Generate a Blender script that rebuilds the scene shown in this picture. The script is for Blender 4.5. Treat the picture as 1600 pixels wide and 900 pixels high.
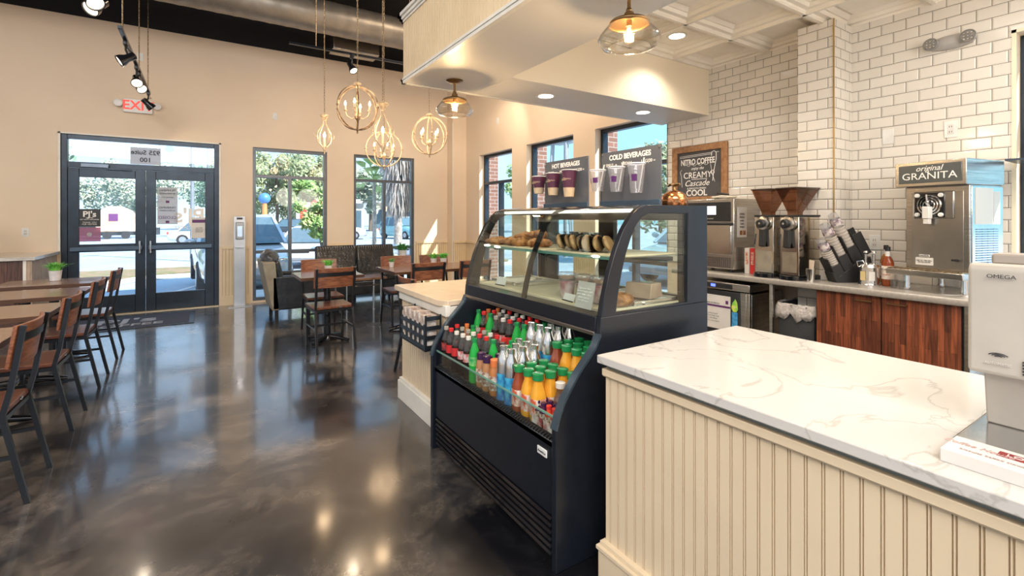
import bpy, bmesh, math, random
from mathutils import Vector, Matrix
R = math.radians
rnd = random.Random(7)
for o in list(bpy.data.objects): bpy.data.objects.remove(o, do_unlink=True)
SC = bpy.context.scene
COL = SC.collection

# ------------------------------------------------------------------ camera
HC = 1.39
cd = bpy.data.cameras.new('camera'); cam = bpy.data.objects.new('camera', cd); COL.objects.link(cam)
cam.location = (0, 0, HC); cam.rotation_euler = (R(90), 0, R(-32.9))
cd.sensor_width = 36; cd.lens = 742/1600*36; cd.shift_y = -109/1600; cd.clip_start = .05; cd.clip_end = 400
SC.camera = cam
# ------------------------------------------------------------------ world, sun, exposure
SC.view_settings.view_transform = 'Standard'; SC.view_settings.look = 'None'
SC.view_settings.exposure = 0.45; SC.view_settings.gamma = 1; SC.view_settings.use_curve_mapping = False
w = bpy.data.worlds.new('sky'); SC.world = w; w.use_nodes = True
nt = w.node_tree; nt.nodes.clear()
out = nt.nodes.new('ShaderNodeOutputWorld'); bg = nt.nodes.new('ShaderNodeBackground')
tc = nt.nodes.new('ShaderNodeTexCoord'); sx = nt.nodes.new('ShaderNodeSeparateXYZ')
cr = nt.nodes.new('ShaderNodeValToRGB'); nz = nt.nodes.new('ShaderNodeTexNoise'); mx = nt.nodes.new('ShaderNodeMix'); mx.data_type = 'RGBA'
cr.color_ramp.elements[0].position = 0.0; cr.color_ramp.elements[0].color = (.50, .62, .70, 1)
cr.color_ramp.elements[1].position = .55; cr.color_ramp.elements[1].color = (.16, .42, .80, 1)
nz.inputs['Scale'].default_value = 3.2; nz.inputs['Detail'].default_value = 5
r2 = nt.nodes.new('ShaderNodeValToRGB'); r2.color_ramp.elements[0].position = .48; r2.color_ramp.elements[1].position = .68
L = nt.links.new
L(tc.outputs['Generated'], sx.inputs[0]); L(sx.outputs['Z'], cr.inputs[0]); L(tc.outputs['Generated'], nz.inputs['Vector'])
L(nz.outputs['Fac'], r2.inputs[0]); L(r2.outputs[0], mx.inputs[0]); L(cr.outputs[0], mx.inputs[6]); mx.inputs[7].default_value = (.66, .70, .72, 1)
r3 = nt.nodes.new('ShaderNodeValToRGB'); r3.color_ramp.elements[0].position = .38; r3.color_ramp.elements[1].position = .66   # deeper blue towards the right hand side
m3 = nt.nodes.new('ShaderNodeMix'); m3.data_type = 'RGBA'; m3.inputs[7].default_value = (.27, .56, .70, 1)
L(sx.outputs['X'], r3.inputs[0]); L(r3.outputs[0], m3.inputs[0]); L(mx.outputs[2], m3.inputs[6]); L(m3.outputs[2], bg.inputs[0]); bg.inputs[1].default_value = 1.55; L(bg.outputs[0], out.inputs[0])
sd = bpy.data.lights.new('sun', 'SUN'); sd.energy = 7.5; sd.angle = R(.6); sd.color = (1, .93, .82)
sun = bpy.data.objects.new('sun', sd); COL.objects.link(sun)
sun.rotation_euler = Vector((.55, -.85, .9)).to_track_quat('Z', 'Y').to_euler()
def area(name, loc, size, e, col, rot=(0, 0, 0)):
    d = bpy.data.lights.new(name, 'AREA'); d.shape = 'RECTANGLE'; d.size, d.size_y = size; d.energy = e; d.color = col
    o = bpy.data.objects.new(name, d); COL.objects.link(o); o.location = loc; o.rotation_euler = rot; return o
area('fill_area_dining', (-2.6, 3.0, 4.7), (1.6, 3.5), 90, (1, .93, .84))  # added fill above the dining side, out of view, no fixture
area('fill_area_seating', (3.0, 5.4, 4.7), (1.6, 1.6), 75, (1, .78, .56))  # added warm fill over the seating, unseen and without a fixture
area('fill_area_behind_camera', (-1.2, -1.9, 4.3), (4.5, 2.5), 310, (1, .94, .88), (R(48), 0, R(-14)))  # large added fill behind the camera, tilted forward into the room
for _p, _e in (((3.1, -.5, 2.1), 38), ((2.6, -2.0, 2.2), 38)):  # unseen soft points added to brighten the coffered ceiling and tile
    _d = bpy.data.lights.new('fill_point', 'POINT'); _d.energy = _e; _d.color = (1, .9, .78); _d.shadow_soft_size = .35; _o = bpy.data.objects.new('fill_point', _d); COL.objects.link(_o); _o.location = _p
area('fill_area_service', (2.9, .2, 2.9), (1.5, 1.8), 26, (1, .93, .84))  # added fill below the coffers, no such lamp in the room

# ------------------------------------------------------------------ materials
MATS = {}
def mat(name, c, rough=.5, metal=0, c2=None, scale=6, bump=0, bscale=None, trans=0, coat=0, emit=None, es=0, stretch=(1, 1, 1), detail=4, alpha=1, spec=None, kind='noise'):
    if name in MATS: return MATS[name]
    m = bpy.data.materials.new(name); m.use_nodes = True; n = m.node_tree; b = n.nodes['Principled BSDF']
    b.inputs['Roughness'].default_value = rough; b.inputs['Metallic'].default_value = metal
    b.inputs['Transmission Weight'].default_value = trans; b.inputs['Coat Weight'].default_value = coat
    if spec is not None: b.inputs['Specular IOR Level'].default_value = spec
    if c2 is None: c2 = tuple(x*.9 for x in c)
    t = n.nodes.new('ShaderNodeTexCoord'); mp = n.nodes.new('ShaderNodeMapping'); mp.inputs['Scale'].default_value = stretch
    n.links.new(t.outputs['Object'], mp.inputs[0])
    tx = n.nodes.new('ShaderNodeTexNoise'); tx.inputs['Scale'].default_value = scale; tx.inputs['Detail'].default_value = detail
    n.links.new(mp.outputs[0], tx.inputs['Vector'])
    rp = n.nodes.new('ShaderNodeValToRGB'); rp.color_ramp.elements[0].position = .38; rp.color_ramp.elements[1].position = .62
    rp.color_ramp.elements[0].color = (*c, 1); rp.color_ramp.elements[1].color = (*c2, 1)
    n.links.new(tx.outputs['Fac'], rp.inputs[0]); n.links.new(rp.outputs[0], b.inputs['Base Color'])
    if bump:
        t2 = n.nodes.new('ShaderNodeTexNoise'); t2.inputs['Scale'].default_value = bscale or scale*4
        n.links.new(mp.outputs[0], t2.inputs['Vector']); bp = n.nodes.new('ShaderNodeBump'); bp.inputs['Strength'].default_value = bump
        bp.inputs['Distance'].default_value = .01
        n.links.new(t2.outputs['Fac'], bp.inputs['Height']); n.links.new(bp.outputs[0], b.inputs['Normal'])
    if emit: b.inputs['Emission Color'].default_value = (*emit, 1); b.inputs['Emission Strength'].default_value = es
    MATS[name] = m; return m
def glass(name, tint=(1, 1, 1), rough=.02, refl=1.0, ior=1.45, body=0, bodycol=(1, 1, 1)):
    m = bpy.data.materials.new(name); m.use_nodes = True; n = m.node_tree; n.nodes.clear()
    o = n.nodes.new('ShaderNodeOutputMaterial'); t = n.nodes.new('ShaderNodeBsdfTransparent'); g = n.nodes.new('ShaderNodeBsdfGlossy')
    # symmetric Schlick reflectance, the same from both sides of a thin sheet
    f = n.nodes.new('ShaderNodeLayerWeight'); f.inputs[0].default_value = .5; x = n.nodes.new('ShaderNodeMixShader'); pw = n.nodes.new('ShaderNodeMath'); pw.operation = 'POWER'; pw.inputs[1].default_value = 5
    k = n.nodes.new('ShaderNodeMath'); k.operation = 'MULTIPLY_ADD'; k.inputs[1].default_value = .7*refl; k.inputs[2].default_value = .04*refl; k.use_clamp = True
    n.links.new(f.outputs['Facing'], pw.inputs[0])
    t.inputs[0].default_value = (*tint, 1); g.inputs['Roughness'].default_value = rough
    n.links.new(pw.outputs[0], k.inputs[0]); n.links.new(k.outputs[0], x.inputs[0]); n.links.new(g.outputs[0], x.inputs[2])
    if body:
        d = n.nodes.new('ShaderNodeBsdfDiffuse'); d.inputs[0].default_value = (*bodycol, 1); y = n.nodes.new('ShaderNodeMixShader'); y.inputs[0].default_value = body
        n.links.new(t.outputs[0], y.inputs[1]); n.links.new(d.outputs[0], y.inputs[2]); n.links.new(y.outputs[0], x.inputs[1])
    else: n.links.new(t.outputs[0], x.inputs[1])
    n.links.new(x.outputs[0], o.inputs[0]); MATS[name] = m; return m
def emis(name, col, s):
    return mat(name, col, .4, emit=col, es=s)

M_wall = mat('warm_cream_paint', (.80, .66, .51), .55, c2=(.76, .62, .47), scale=1.2)
M_bead = mat('cream_beadboard_paint', (.74, .61, .43), .38, c2=(.70, .57, .40), scale=3)
M_beadt = mat('tan_beadboard_paint', (.80, .64, .42), .4, c2=(.75, .59, .38), scale=3)
M_white = mat('white_trim_paint', (.82, .79, .72), .4)
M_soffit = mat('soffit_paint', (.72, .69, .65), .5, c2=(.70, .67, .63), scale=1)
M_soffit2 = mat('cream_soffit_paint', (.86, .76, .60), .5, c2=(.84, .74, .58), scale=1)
M_coffer = mat('coffer_paint', (.90, .85, .76), .45, c2=(.86, .80, .70), scale=5)
M_deck = mat('black_ceiling_deck', (.012, .012, .014), .8)
M_frame = mat('dark_bronze_aluminium', (.035, .05, .07), .32, .6, c2=(.03, .04, .055))
M_frame2 = mat('grey_window_aluminium', (.13, .15, .18), .35, .6)
M_black = mat('black_powder_coat', (.014, .016, .02), .28, .1, c2=(.012, .013, .016))
M_blackg = mat('black_gloss_enamel', (.008, .009, .012), .16, 0, coat=.4)
M_casey = mat('black_case_paint', (.010, .014, .022), .28, .1, c2=(.008, .011, .018), scale=25)
M_steel = mat('brushed_stainless', (.62, .60, .57), .25, 1, c2=(.50, .48, .45), scale=3, stretch=(1, 1, 25))
M_steelb = mat('bright_steel', (.78, .78, .78), .14, 1)
M_alu = mat('satin_aluminium', (.55, .57, .6), .35, .9)
M_brass = mat('aged_brass', (.35, .22, .10), .3, 1)
M_ivory = mat('ivory_distressed_metal', (.78, .62, .42), .45, .2, c2=(.55, .40, .24), scale=30)
M_bronze = mat('bronze_chain', (.16, .10, .05), .4, .8, c2=(.45, .36, .24), scale=60)
M_leather = mat('black_leather', (.016, .02, .026), .28, 0, c2=(.03, .034, .04), scale=8, bump=.5, bscale=22)
M_leather2 = mat('lit_tan_leather_facing', (.30, .27, .20), .45, 0, c2=(.22, .19, .14), scale=6)  # armchair back shell: its lit tan tone is put into the colour
M_plastic = mat('black_plastic', (.02, .02, .022), .45)
M_rubber = mat('grey_bin_plastic', (.05, .055, .06), .5, c2=(.06, .065, .07), scale=10)
M_liner = mat('bin_liner', (.62, .58, .55), .3, c2=(.45, .42, .40), scale=30, bump=1, bscale=40)
M_paper = mat('white_paper', (.74, .72, .69), .6)
M_ppurple = mat('purple_ink', (.13, .03, .16), .5)
M_ink = mat('dark_ink', (.03, .03, .035), .6)
M_chalk = mat('chalk_white', (.92, .90, .86), .7)
M_board = mat('chalkboard_slate', (.06, .06, .065), .5, c2=(.08, .08, .085), scale=8)
M_sign = mat('charcoal_sign_board', (.10, .11, .13), .22, 0, c2=(.11, .12, .14), scale=2, coat=.3)
M_oakf = mat('rustic_oak_frame', (.42, .22, .10), .5, c2=(.30, .14, .06), scale=9, stretch=(1, 3, 3))
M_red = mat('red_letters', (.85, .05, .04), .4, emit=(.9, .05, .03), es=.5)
M_copper = mat('polished_copper', (.72, .32, .14), .18, 1, c2=(.5, .2, .08), scale=8)
M_quartz_n = None
M_grey = mat('warm_grey_plastic', (.66, .63, .58), .4)
M_whitep = mat('white_plastic', (.82, .82, .80), .35)
M_glass = glass('window_glass', (.97, .985, 1), .0, .6)
M_cglass = glass('case_glass', (.93, .97, .95), .01, 1.5)
M_edge = glass('green_glass_edge', (.35, .62, .55), .05, 1.2, body=.35, bodycol=(.4, .75, .65))
M_shade = glass('seeded_glass_shade', (.97, .96, .93), .04, 2.2)
M_smoke = glass('smoked_hopper_plastic', (.74, .58, .48), .05, 1.6, body=.05, bodycol=(.35, .22, .15))
M_clear = glass('clear_cup_plastic', (.90, .90, .92), .05, 1.6, body=.12, bodycol=(.9, .9, .95))
M_film = glass('clear_bottle_plastic', (.80, .80, .78), .05, 1.2, body=.04, bodycol=(.9, .9, .9))

def wood(name, c, c2, scale=5, stretch=(1, 10, 10), rough=.35, planks=None, coat=0):
    return mat(name, c, rough, 0, c2, scale, .15, None, stretch=stretch, detail=8, coat=coat)
M_seat = wood('cherry_stained_wood', (.20, .065, .03), (.095, .03, .016), 4, (14, 2, 14), .28, coat=.2)
M_back = wood('chair_back_wood', (.30, .115, .055), (.15, .05, .025), 4, (2.5, 14, 20), .33)
M_table = wood('walnut_table_top', (.27, .15, .085), (.16, .075, .04), 3, (2, 16, 10), .2, coat=.25)
M_tedge = wood('walnut_table_edge', (.10, .045, .025), (.07, .03, .015), 3, (2, 16, 10), .35)

def plank_wood(name, horizontal_axis, pw, pl, cols):
    m = bpy.data.materials.new(name); m.use_nodes = True; n = m.node_tree; b = n.nodes['Principled BSDF']; b.inputs['Roughness'].default_value = .42
    t = n.nodes.new('ShaderNodeTexCoord'); s = n.nodes.new('ShaderNodeSeparateXYZ'); c = n.nodes.new('ShaderNodeCombineXYZ')
    n.links.new(t.outputs['Object'], s.inputs[0]); n.links.new(s.outputs['Z'], c.inputs[0]); n.links.new(s.outputs[horizontal_axis], c.inputs[1])
    br = n.nodes.new('ShaderNodeTexBrick'); br.inputs['Scale'].default_value = 1; br.inputs['Brick Width'].default_value = pl; br.inputs['Row Height'].default_value = pw
    br.inputs['Mortar Size'].default_value = .0006; br.offset = .37; br.inputs['Color1'].default_value = (*cols[0], 1); br.inputs['Color2'].default_value = (*cols[1], 1); br.inputs['Mortar'].default_value = (.02, .01, .006, 1)
    n.links.new(c.outputs[0], br.inputs['Vector'])
    mp = n.nodes.new('ShaderNodeMapping'); mp.inputs['Scale'].default_value = (40, 40, 3); n.links.new(t.outputs['Object'], mp.inputs[0])
    nz = n.nodes.new('ShaderNodeTexNoise'); nz.inputs['Scale'].default_value = 2; nz.inputs['Detail'].default_value = 8; n.links.new(mp.outputs[0], nz.inputs['Vector'])
    rp = n.nodes.new('ShaderNodeValToRGB'); rp.color_ramp.elements[0].position = .3; rp.color_ramp.elements[0].color = (.45, .45, .45, 1); rp.color_ramp.elements[1].position = .65; rp.color_ramp.elements[1].color = (1.25, 1.25, 1.25, 1)
    n.links.new(nz.outputs['Fac'], rp.inputs[0])
    x = n.nodes.new('ShaderNodeMix'); x.data_type = 'RGBA'; x.blend_type = 'MULTIPLY'; x.inputs[0].default_value = 1
    n.links.new(br.outputs['Color'], x.inputs[6]); n.links.new(rp.outputs[0], x.inputs[7]); n.links.new(x.outputs[2], b.inputs['Base Color'])
    return m
M_cab = plank_wood('mahogany_butcher_block', 'Y', .032, .34, ((.30, .085, .035), (.11, .032, .016)))
M_cab2 = plank_wood('dark_plank_panel', 'X', .09, .7, ((.13, .06, .045), (.09, .045, .035)))

def tile_mat():
    m = bpy.data.materials.new('white_subway_tile'); m.use_nodes = True; n = m.node_tree; b = n.nodes['Principled BSDF']; b.inputs['Roughness'].default_value = .12
    t = n.nodes.new('ShaderNodeTexCoord'); s = n.nodes.new('ShaderNodeSeparateXYZ'); c = n.nodes.new('ShaderNodeCombineXYZ'); a = n.nodes.new('ShaderNodeMath')
    n.links.new(t.outputs['Object'], s.inputs[0]); n.links.new(s.outputs['X'], a.inputs[0]); n.links.new(s.outputs['Y'], a.inputs[1])
    a2 = n.nodes.new('ShaderNodeMath'); a2.inputs[1].default_value = .0575
    n.links.new(a.outputs[0], c.inputs[0]); n.links.new(s.outputs['Z'], a2.inputs[0]); n.links.new(a2.outputs[0], c.inputs[1])
    def brick(ms, sm):
        br = n.nodes.new('ShaderNodeTexBrick'); br.inputs['Scale'].default_value = 1; br.inputs['Brick Width'].default_value = .1555; br.inputs['Row Height'].default_value = .0798
        br.inputs['Mortar Size'].default_value = ms; br.inputs['Mortar Smooth'].default_value = sm; br.offset = .5
        n.links.new(c.outputs[0], br.inputs['Vector']); return br
    b1 = brick(.0016, 0); b1.inputs['Color1'].default_value = (.80, .76, .70, 1); b1.inputs['Color2'].default_value = (.74, .70, .64, 1); b1.inputs['Mortar'].default_value = (.09, .075, .06, 1)
    b2 = brick(.011, 1)
    n.links.new(b1.outputs['Color'], b.inputs['Base Color'])
    bp = n.nodes.new('ShaderNodeBump'); bp.invert = True; bp.inputs['Strength'].default_value = .8; bp.inputs['Distance'].default_value = .004
    n.links.new(b2.outputs['Fac'], bp.inputs['Height']); n.links.new(bp.outputs[0], b.inputs['Normal'])
    return m
M_tile = tile_mat()

def floor_mat():
    m = bpy.data.materials.new('polished_stained_concrete'); m.use_nodes = True; n = m.node_tree; b = n.nodes['Principled BSDF']
    t = n.nodes.new('ShaderNodeTexCoord')
    def noise(s, d, dist=0):
        x = n.nodes.new('ShaderNodeTexNoise'); x.inputs['Scale'].default_value = s; x.inputs['Detail'].default_value = d; x.inputs['Distortion'].default_value = dist
        n.links.new(t.outputs['Object'], x.inputs['Vector']); return x
    a = noise(.9, 13, .25); r = n.nodes.new('ShaderNodeValToRGB'); e = r.color_ramp.elements
    e[0].position = .38; e[0].color = (.006, .006, .008, 1); e[1].position = .62; e[1].color = (.17, .145, .125, 1)
    e.new(.52).color = (.034, .033, .035, 1)
    n.links.new(a.outputs['Fac'], r.inputs[0])
    v = noise(2.2, 15, .3); v.inputs['Roughness'].default_value = .72; a.inputs['Roughness'].default_value = .62; r3 = n.nodes.new('ShaderNodeValToRGB'); r3.color_ramp.elements[0].position = .50; r3.color_ramp.elements[1].position = .70
    n.links.new(v.outputs['Fac'], r3.inputs[0]); x = n.nodes.new('ShaderNodeMix'); x.data_type = 'RGBA'
    mu = n.nodes.new('ShaderNodeMath'); mu.operation = 'MULTIPLY'; mu.inputs[1].default_value = .55; n.links.new(r3.outputs[0], mu.inputs[0]); n.links.new(mu.outputs[0], x.inputs[0])
    n.links.new(r.outputs[0], x.inputs[6]); x.inputs[7].default_value = (.20, .165, .13, 1); n.links.new(x.outputs[2], b.inputs['Base Color'])
    q = noise(3, 8); rr = n.nodes.new('ShaderNodeMapRange'); rr.inputs['To Min'].default_value = .13; rr.inputs['To Max'].default_value = .36
    n.links.new(q.outputs['Fac'], rr.inputs[0]); n.links.new(rr.outputs[0], b.inputs['Roughness'])
    bp = n.nodes.new('ShaderNodeBump'); bp.inputs['Strength'].default_value = .12; bp.inputs['Distance'].default_value = .006
    n.links.new(noise(2.5, 6).outputs['Fac'], bp.inputs['Height']); n.links.new(bp.outputs[0], b.inputs['Normal'])
    b.inputs['IOR'].default_value = 1.5; b.inputs['Coat Weight'].default_value = .75; b.inputs['Coat Roughness'].default_value = .10; b.inputs['Coat IOR'].default_value = 1.5
    return m
M_floor = floor_mat()
def quartz():
    m = bpy.data.materials.new('white_veined_quartz'); m.use_nodes = True; n = m.node_tree; b = n.nodes['Principled BSDF']; b.inputs['Roughness'].default_value = .12
    t = n.nodes.new('ShaderNodeTexCoord'); a = n.nodes.new('ShaderNodeTexNoise'); a.inputs['Scale'].default_value = 2.2; a.inputs['Detail'].default_value = 9; a.inputs['Distortion'].default_value = 1.5
    n.links.new(t.outputs['Object'], a.inputs['Vector']); r = n.nodes.new('ShaderNodeValToRGB'); e = r.color_ramp.elements
    e[0].position = .485; e[0].color = (.61, .59, .56, 1); e[1].position = .515; e[1].color = (.61, .59, .56, 1); e.new(.5).color = (.47, .45, .42, 1)
    n.links.new(a.outputs['Fac'], r.inputs[0]); n.links.new(r.outputs[0], b.inputs['Base Color']); return m
M_quartz = quartz()
M_lam = mat('tan_laminate_top', (.72, .58, .43), .22, c2=(.68, .54, .39), scale=12)
M_grayc = mat('grey_laminate_worktop', (.40, .37, .33), .25, c2=(.36, .33, .30), scale=60)

# ------------------------------------------------------------------ mesh builder
class MB:
    def __init__(s): s.v = []; s.f = []
    def add(s, vs, fs):
        n = len(s.v); s.v += [tuple(x) for x in vs]; s.f += [tuple(n+i for i in f) for f in fs]; return s
    def box(s, x0, x1, y0, y1, z0, z1, M=None):
        vs = [Vector((x, y, z)) for z in (z0, z1) for y in (y0, y1) for x in (x0, x1)]
        if M: vs = [M @ v for v in vs]
        return s.add(vs, [(0, 2, 3, 1), (4, 5, 7, 6), (0, 1, 5, 4), (2, 6, 7, 3), (0, 4, 6, 2), (1, 3, 7, 5)])
    def bar(s, p, q, w, h=None, up=(0, 0, 1)):
        p, q = Vector(p), Vector(q); h = h or w; d = (q-p).normalized(); u = Vector(up)
        if abs(d.dot(u)) > .97: u = Vector((1, 0, 0)) if abs(d.x) < .9 else Vector((0, 1, 0))
        a = d.cross(u).normalized()*w/2; b = a.normalized().cross(d).normalized()*h/2
        return s.add([p-a-b, p+a-b, p+a+b, p-a+b, q-a-b, q+a-b, q+a+b, q-a+b], [(0, 1, 2, 3)[::-1], (4, 5, 6, 7), (0, 1, 5, 4), (1, 2, 6, 5), (2, 3, 7, 6), (3, 0, 4, 7)])
    def tube(s, pts, r, n=8, closed=False):
        pts = [Vector(p) for p in pts]; rs = r if isinstance(r, (list, tuple)) else [r]*len(pts); base = len(s.v); u = None; N = len(pts)
        for i, p in enumerate(pts):
            a = pts[(i-1) % N] if (closed or i > 0) else p; b = pts[(i+1) % N] if (closed or i < N-1) else p
            t = (b-a).normalized()
            if u is None: u = t.orthogonal().normalized()
            u = (u - t*u.dot(t)); u = u.normalized() if u.length > 1e-6 else t.orthogonal().normalized(); w = t.cross(u)
            for k in range(n):
                an = 2*math.pi*k/n; s.v.append(tuple(p+(u*math.cos(an)+w*math.sin(an))*rs[i]))
        for i in range(N if closed else N-1):
            j = (i+1) % N
            for k in range(n):
                k2 = (k+1) % n; s.f.append((base+i*n+k, base+i*n+k2, base+j*n+k2, base+j*n+k))
        if not closed:
            s.f.append(tuple(base+k for k in range(n))[::-1]); s.f.append(tuple(base+(N-1)*n+k for k in range(n)))
        return s
    def lathe(s, prof, c=(0, 0, 0), n=20, M=None, sq=0, cap=True):
        base = len(s.v); c = Vector(c)
        for (r, z) in prof:
            for k in range(n):
                an = 2*math.pi*k/n; x, y = math.cos(an), math.sin(an)
                if sq:
                    q = (abs(x)**sq+abs(y)**sq)**(-1/sq); x *= q; y *= q
                v = Vector((x*r, y*r, z))
                if M: v = M @ v
                s.v.append(tuple(v+c))
        for i in range(len(prof)-1):
            for k in range(n):
                k2 = (k+1) % n; s.f.append((base+i*n+k, base+i*n+k2, base+(i+1)*n+k2, base+(i+1)*n+k))
        if cap:
            s.f.append(tuple(base+k for k in range(n))[::-1]); s.f.append(tuple(base+(len(prof)-1)*n+k for k in range(n)))
        return s
    def cyl(s, p, q, r, r2=None, n=16): return s.tube([p, q], [r, r if r2 is None else r2], n)
    def prism(s, poly, a0, a1, axis='y'):
        n = len(poly)
        def P(u, v, a): return {'y': (u, a, v), 'x': (a, u, v), 'z': (u, v, a)}[axis]
        vs = [P(u, v, a0) for u, v in poly]+[P(u, v, a1) for u, v in poly]
        return s.add(vs, [tuple(range(n))[::-1], tuple(range(n, 2*n))]+[(i, (i+1) % n, n+(i+1) % n, n+i) for i in range(n)])
    def ring(s, o, i, a0, a1, axis='y', closed=True):
        n = len(o)
        def P(q, a): return {'y': (q[0], a, q[1]), 'x': (a, q[0], q[1]), 'z': (q[0], q[1], a)}[axis]
        base = len(s.v)
        for q in o: s.v.append(P(q, a0))
        for q in i: s.v.append(P(q, a0))
        for q in o: s.v.append(P(q, a1))
        for q in i: s.v.append(P(q, a1))
        m = n if closed else n-1
        for k in range(m):
            j = (k+1) % n; b = base
            s.f += [(b+k, b+j, b+n+j, b+n+k), (b+2*n+k, b+3*n+k, b+3*n+j, b+2*n+j), (b+k, b+2*n+k, b+2*n+j, b+j), (b+n+k, b+n+j, b+3*n+j, b+3*n+k)]
        if not closed:
            for k in (0, n-1): s.f.append((base+k, base+n+k, base+3*n+k, base+2*n+k))
        return s
    def ico(s, c, r, sub=2, scale=(1, 1, 1), jit=0, M=None, seed=0):
        bm = bmesh.new(); bmesh.ops.create_icosphere(bm, subdivisions=sub, radius=1); rr = random.Random(seed)
        vs = []
        for v in bm.verts:
            k = 1+jit*rr.uniform(-1, 1); p = Vector((v.co.x*scale[0]*r*k, v.co.y*scale[1]*r*k, v.co.z*scale[2]*r*k))
            if M: p = M @ p
            vs.append(p+Vector(c))
        fs = [tuple(v.index for v in f.verts) for f in bm.faces]; bm.free(); return s.add(vs, fs)
    def build(s, name, m, parent=None, bev=0, smooth=40, seg=2, sub=0, solid=0):
        me = bpy.data.meshes.new(name); me.from_pydata(s.v, [], s.f)
        bm = bmesh.new(); bm.from_mesh(me); bmesh.ops.recalc_face_normals(bm, faces=bm.faces); bm.to_mesh(me); bm.free()
        o = bpy.data.objects.new(name, me); COL.objects.link(o); me.materials.append(m)
        if smooth:
            me.polygons.foreach_set('use_smooth', [True]*len(me.polygons)); me.set_sharp_from_angle(angle=R(smooth))
        if solid: q = o.modifiers.new('s', 'SOLIDIFY'); q.thickness = solid; q.offset = 0
        if bev: q = o.modifiers.new('b', 'BEVEL'); q.width = bev; q.segments = seg; q.limit_method = 'ANGLE'; q.angle_limit = R(35)
        if sub: q = o.modifiers.new('u', 'SUBSURF'); q.levels = sub; q.render_levels = sub
        if parent: o.parent = parent
        return o
def thing(name, label, cat, loc=(0, 0, 0), rz=0, group=None):
    o = bpy.data.objects.new(name, None); COL.objects.link(o); o.location = loc; o.rotation_euler = (0, 0, rz); o.empty_display_size = .1
    return tag(o, label, cat, group)
def tag(o, label, cat, group=None):
    o['label'] = label; o['category'] = cat
    if group: o['group'] = group
    return o
def struct(o): o['kind'] = 'structure'; return o
def kids(o): return [c for c in bpy.data.objects if c.parent == o]
def copy_tree(o, label=None, loc=None, rz=None, group=None):
    c = o.copy(); COL.objects.link(c)
    if label: c['label'] = label
    if group: c['group'] = group
    if loc is not None: c.location = loc
    if rz is not None: c.rotation_euler = (0, 0, rz)
    for ch in kids(o):
        d = ch.copy(); COL.objects.link(d); d.parent = c
        for g in kids(ch): e = g.copy(); COL.objects.link(e); e.parent = d
    return c
def text(name, body, size, org, right, up, m, parent=None, align='CENTER', shear=0, off=0, ext=.0006, sx=1.0, gap=.0008):
    cu = bpy.data.curves.new('t', 'FONT'); cu.body = body; cu.size = size; cu.align_x = align; cu.align_y = 'CENTER'; cu.shear = shear; cu.offset = off; cu.extrude = ext; cu.resolution_u = 3
    to = bpy.data.objects.new('t', cu); COL.objects.link(to); dg = bpy.context.evaluated_depsgraph_get(); dg.update()
    me = bpy.data.meshes.new_from_object(to.evaluated_get(dg)); bpy.data.objects.remove(to, do_unlink=True); bpy.data.curves.remove(cu)
    r, u, o0 = Vector(right).normalized(), Vector(up).normalized(), Vector(org); nn = r.cross(u)
    for v in me.vertices: v.co = o0+r*v.co.x*sx+u*v.co.y+nn*(v.co.z+gap)
    me.name = name; me.materials.clear(); me.materials.append(m); o = bpy.data.objects.new(name, me); COL.objects.link(o)
    if parent: o.parent = parent
    return o
WR, WU = (0, -1, 0), (0, 0, 1)       # reading direction on faces that look towards -X
AR = (1, 0, 0)                       # and towards -Y

# ------------------------------------------------------------------ room shell
YA, XB, ZS, ZC = 8.85, 4.45, 2.47, 2.95
XL, YF, ZT = -4.2, -3.6, 5.0
m = MB().box(XL, XB+.2, YF, YA+.2, -.12, 0); struct(m.build('floor', M_floor, smooth=0))
struct(MB().box(XL-.2, XB+.3, YF-.2, YA+.3, ZT, ZT+.15).build('ceiling_deck', M_deck, smooth=0)).name = 'ceiling'
def wall(name, axis, c0, c1, a0, a1, z0, z1, holes, m):
    b = MB(); holes = sorted(holes); cur = a0
    def B(u0, u1, w0, w1):
        if u1-u0 > 1e-4 and w1-w0 > 1e-4:
            if axis == 'x': b.box(c0, c1, u0, u1, w0, w1)
            else: b.box(u0, u1, c0, c1, w0, w1)
    for (h0, h1, hz0, hz1) in holes:
        B(cur, h0, z0, z1); B(h0, h1, z0, hz0); B(h0, h1, hz1, z1); cur = h1
    B(cur, a1, z0, z1)
    return struct(b.build(name, m, smooth=0))
ZW = 2.56
wall('wall_back', 'y', YA, YA+.2, XL, XB+.2, 0, 4.21, [(-1.665, .19, 0, ZW), (.66, 1.82, .03, ZW), (2.285, 3.445, .03, ZW)], M_wall)
struct(MB().box(XL, XB+.2, YA+.02, YA+.2, 4.21, ZT).build('trim_1', M_deck, smooth=0))
ZW2 = 2.60
wall('wall_right', 'x', XB, XB+.2, YF, YA, 0, 4.21, [(-.40, .815, .03, ZW2), (3.60, 4.80, .03, ZW2), (5.256, 6.44, .03, ZW2), (6.88, 8.04, .03, ZW2)], M_wall)
struct(MB().box(XB+.02, XB+.2, YF, YA, 4.21, ZT).build('trim_2', M_deck, smooth=0))
wall('wall_left', 'x', XL-.2, XL, YF, YA+.2, 0, ZT, [(-2.6, -.4, .6, 2.9), (.6, 2.8, .6, 2.9), (3.8, 6.0, .6, 2.9)], M_wall)
wall('wall_front', 'y', YF-.2, YF, XL, XB+.2, 0, ZT, [(-3.2, -1.0, .1, 2.9), (-.4, 1.8, .1, 2.9)], M_wall)
# chase in the far corner with its white corner bead
struct(MB().box(4.15, XB, 8.59, YA, 0, 4.21).build('trim_3', M_wall, smooth=0))
struct(MB().box(4.140, 4.156, 8.580, 8.596, .0, 3.3).build('trim_4', M_white, smooth=0))
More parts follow.
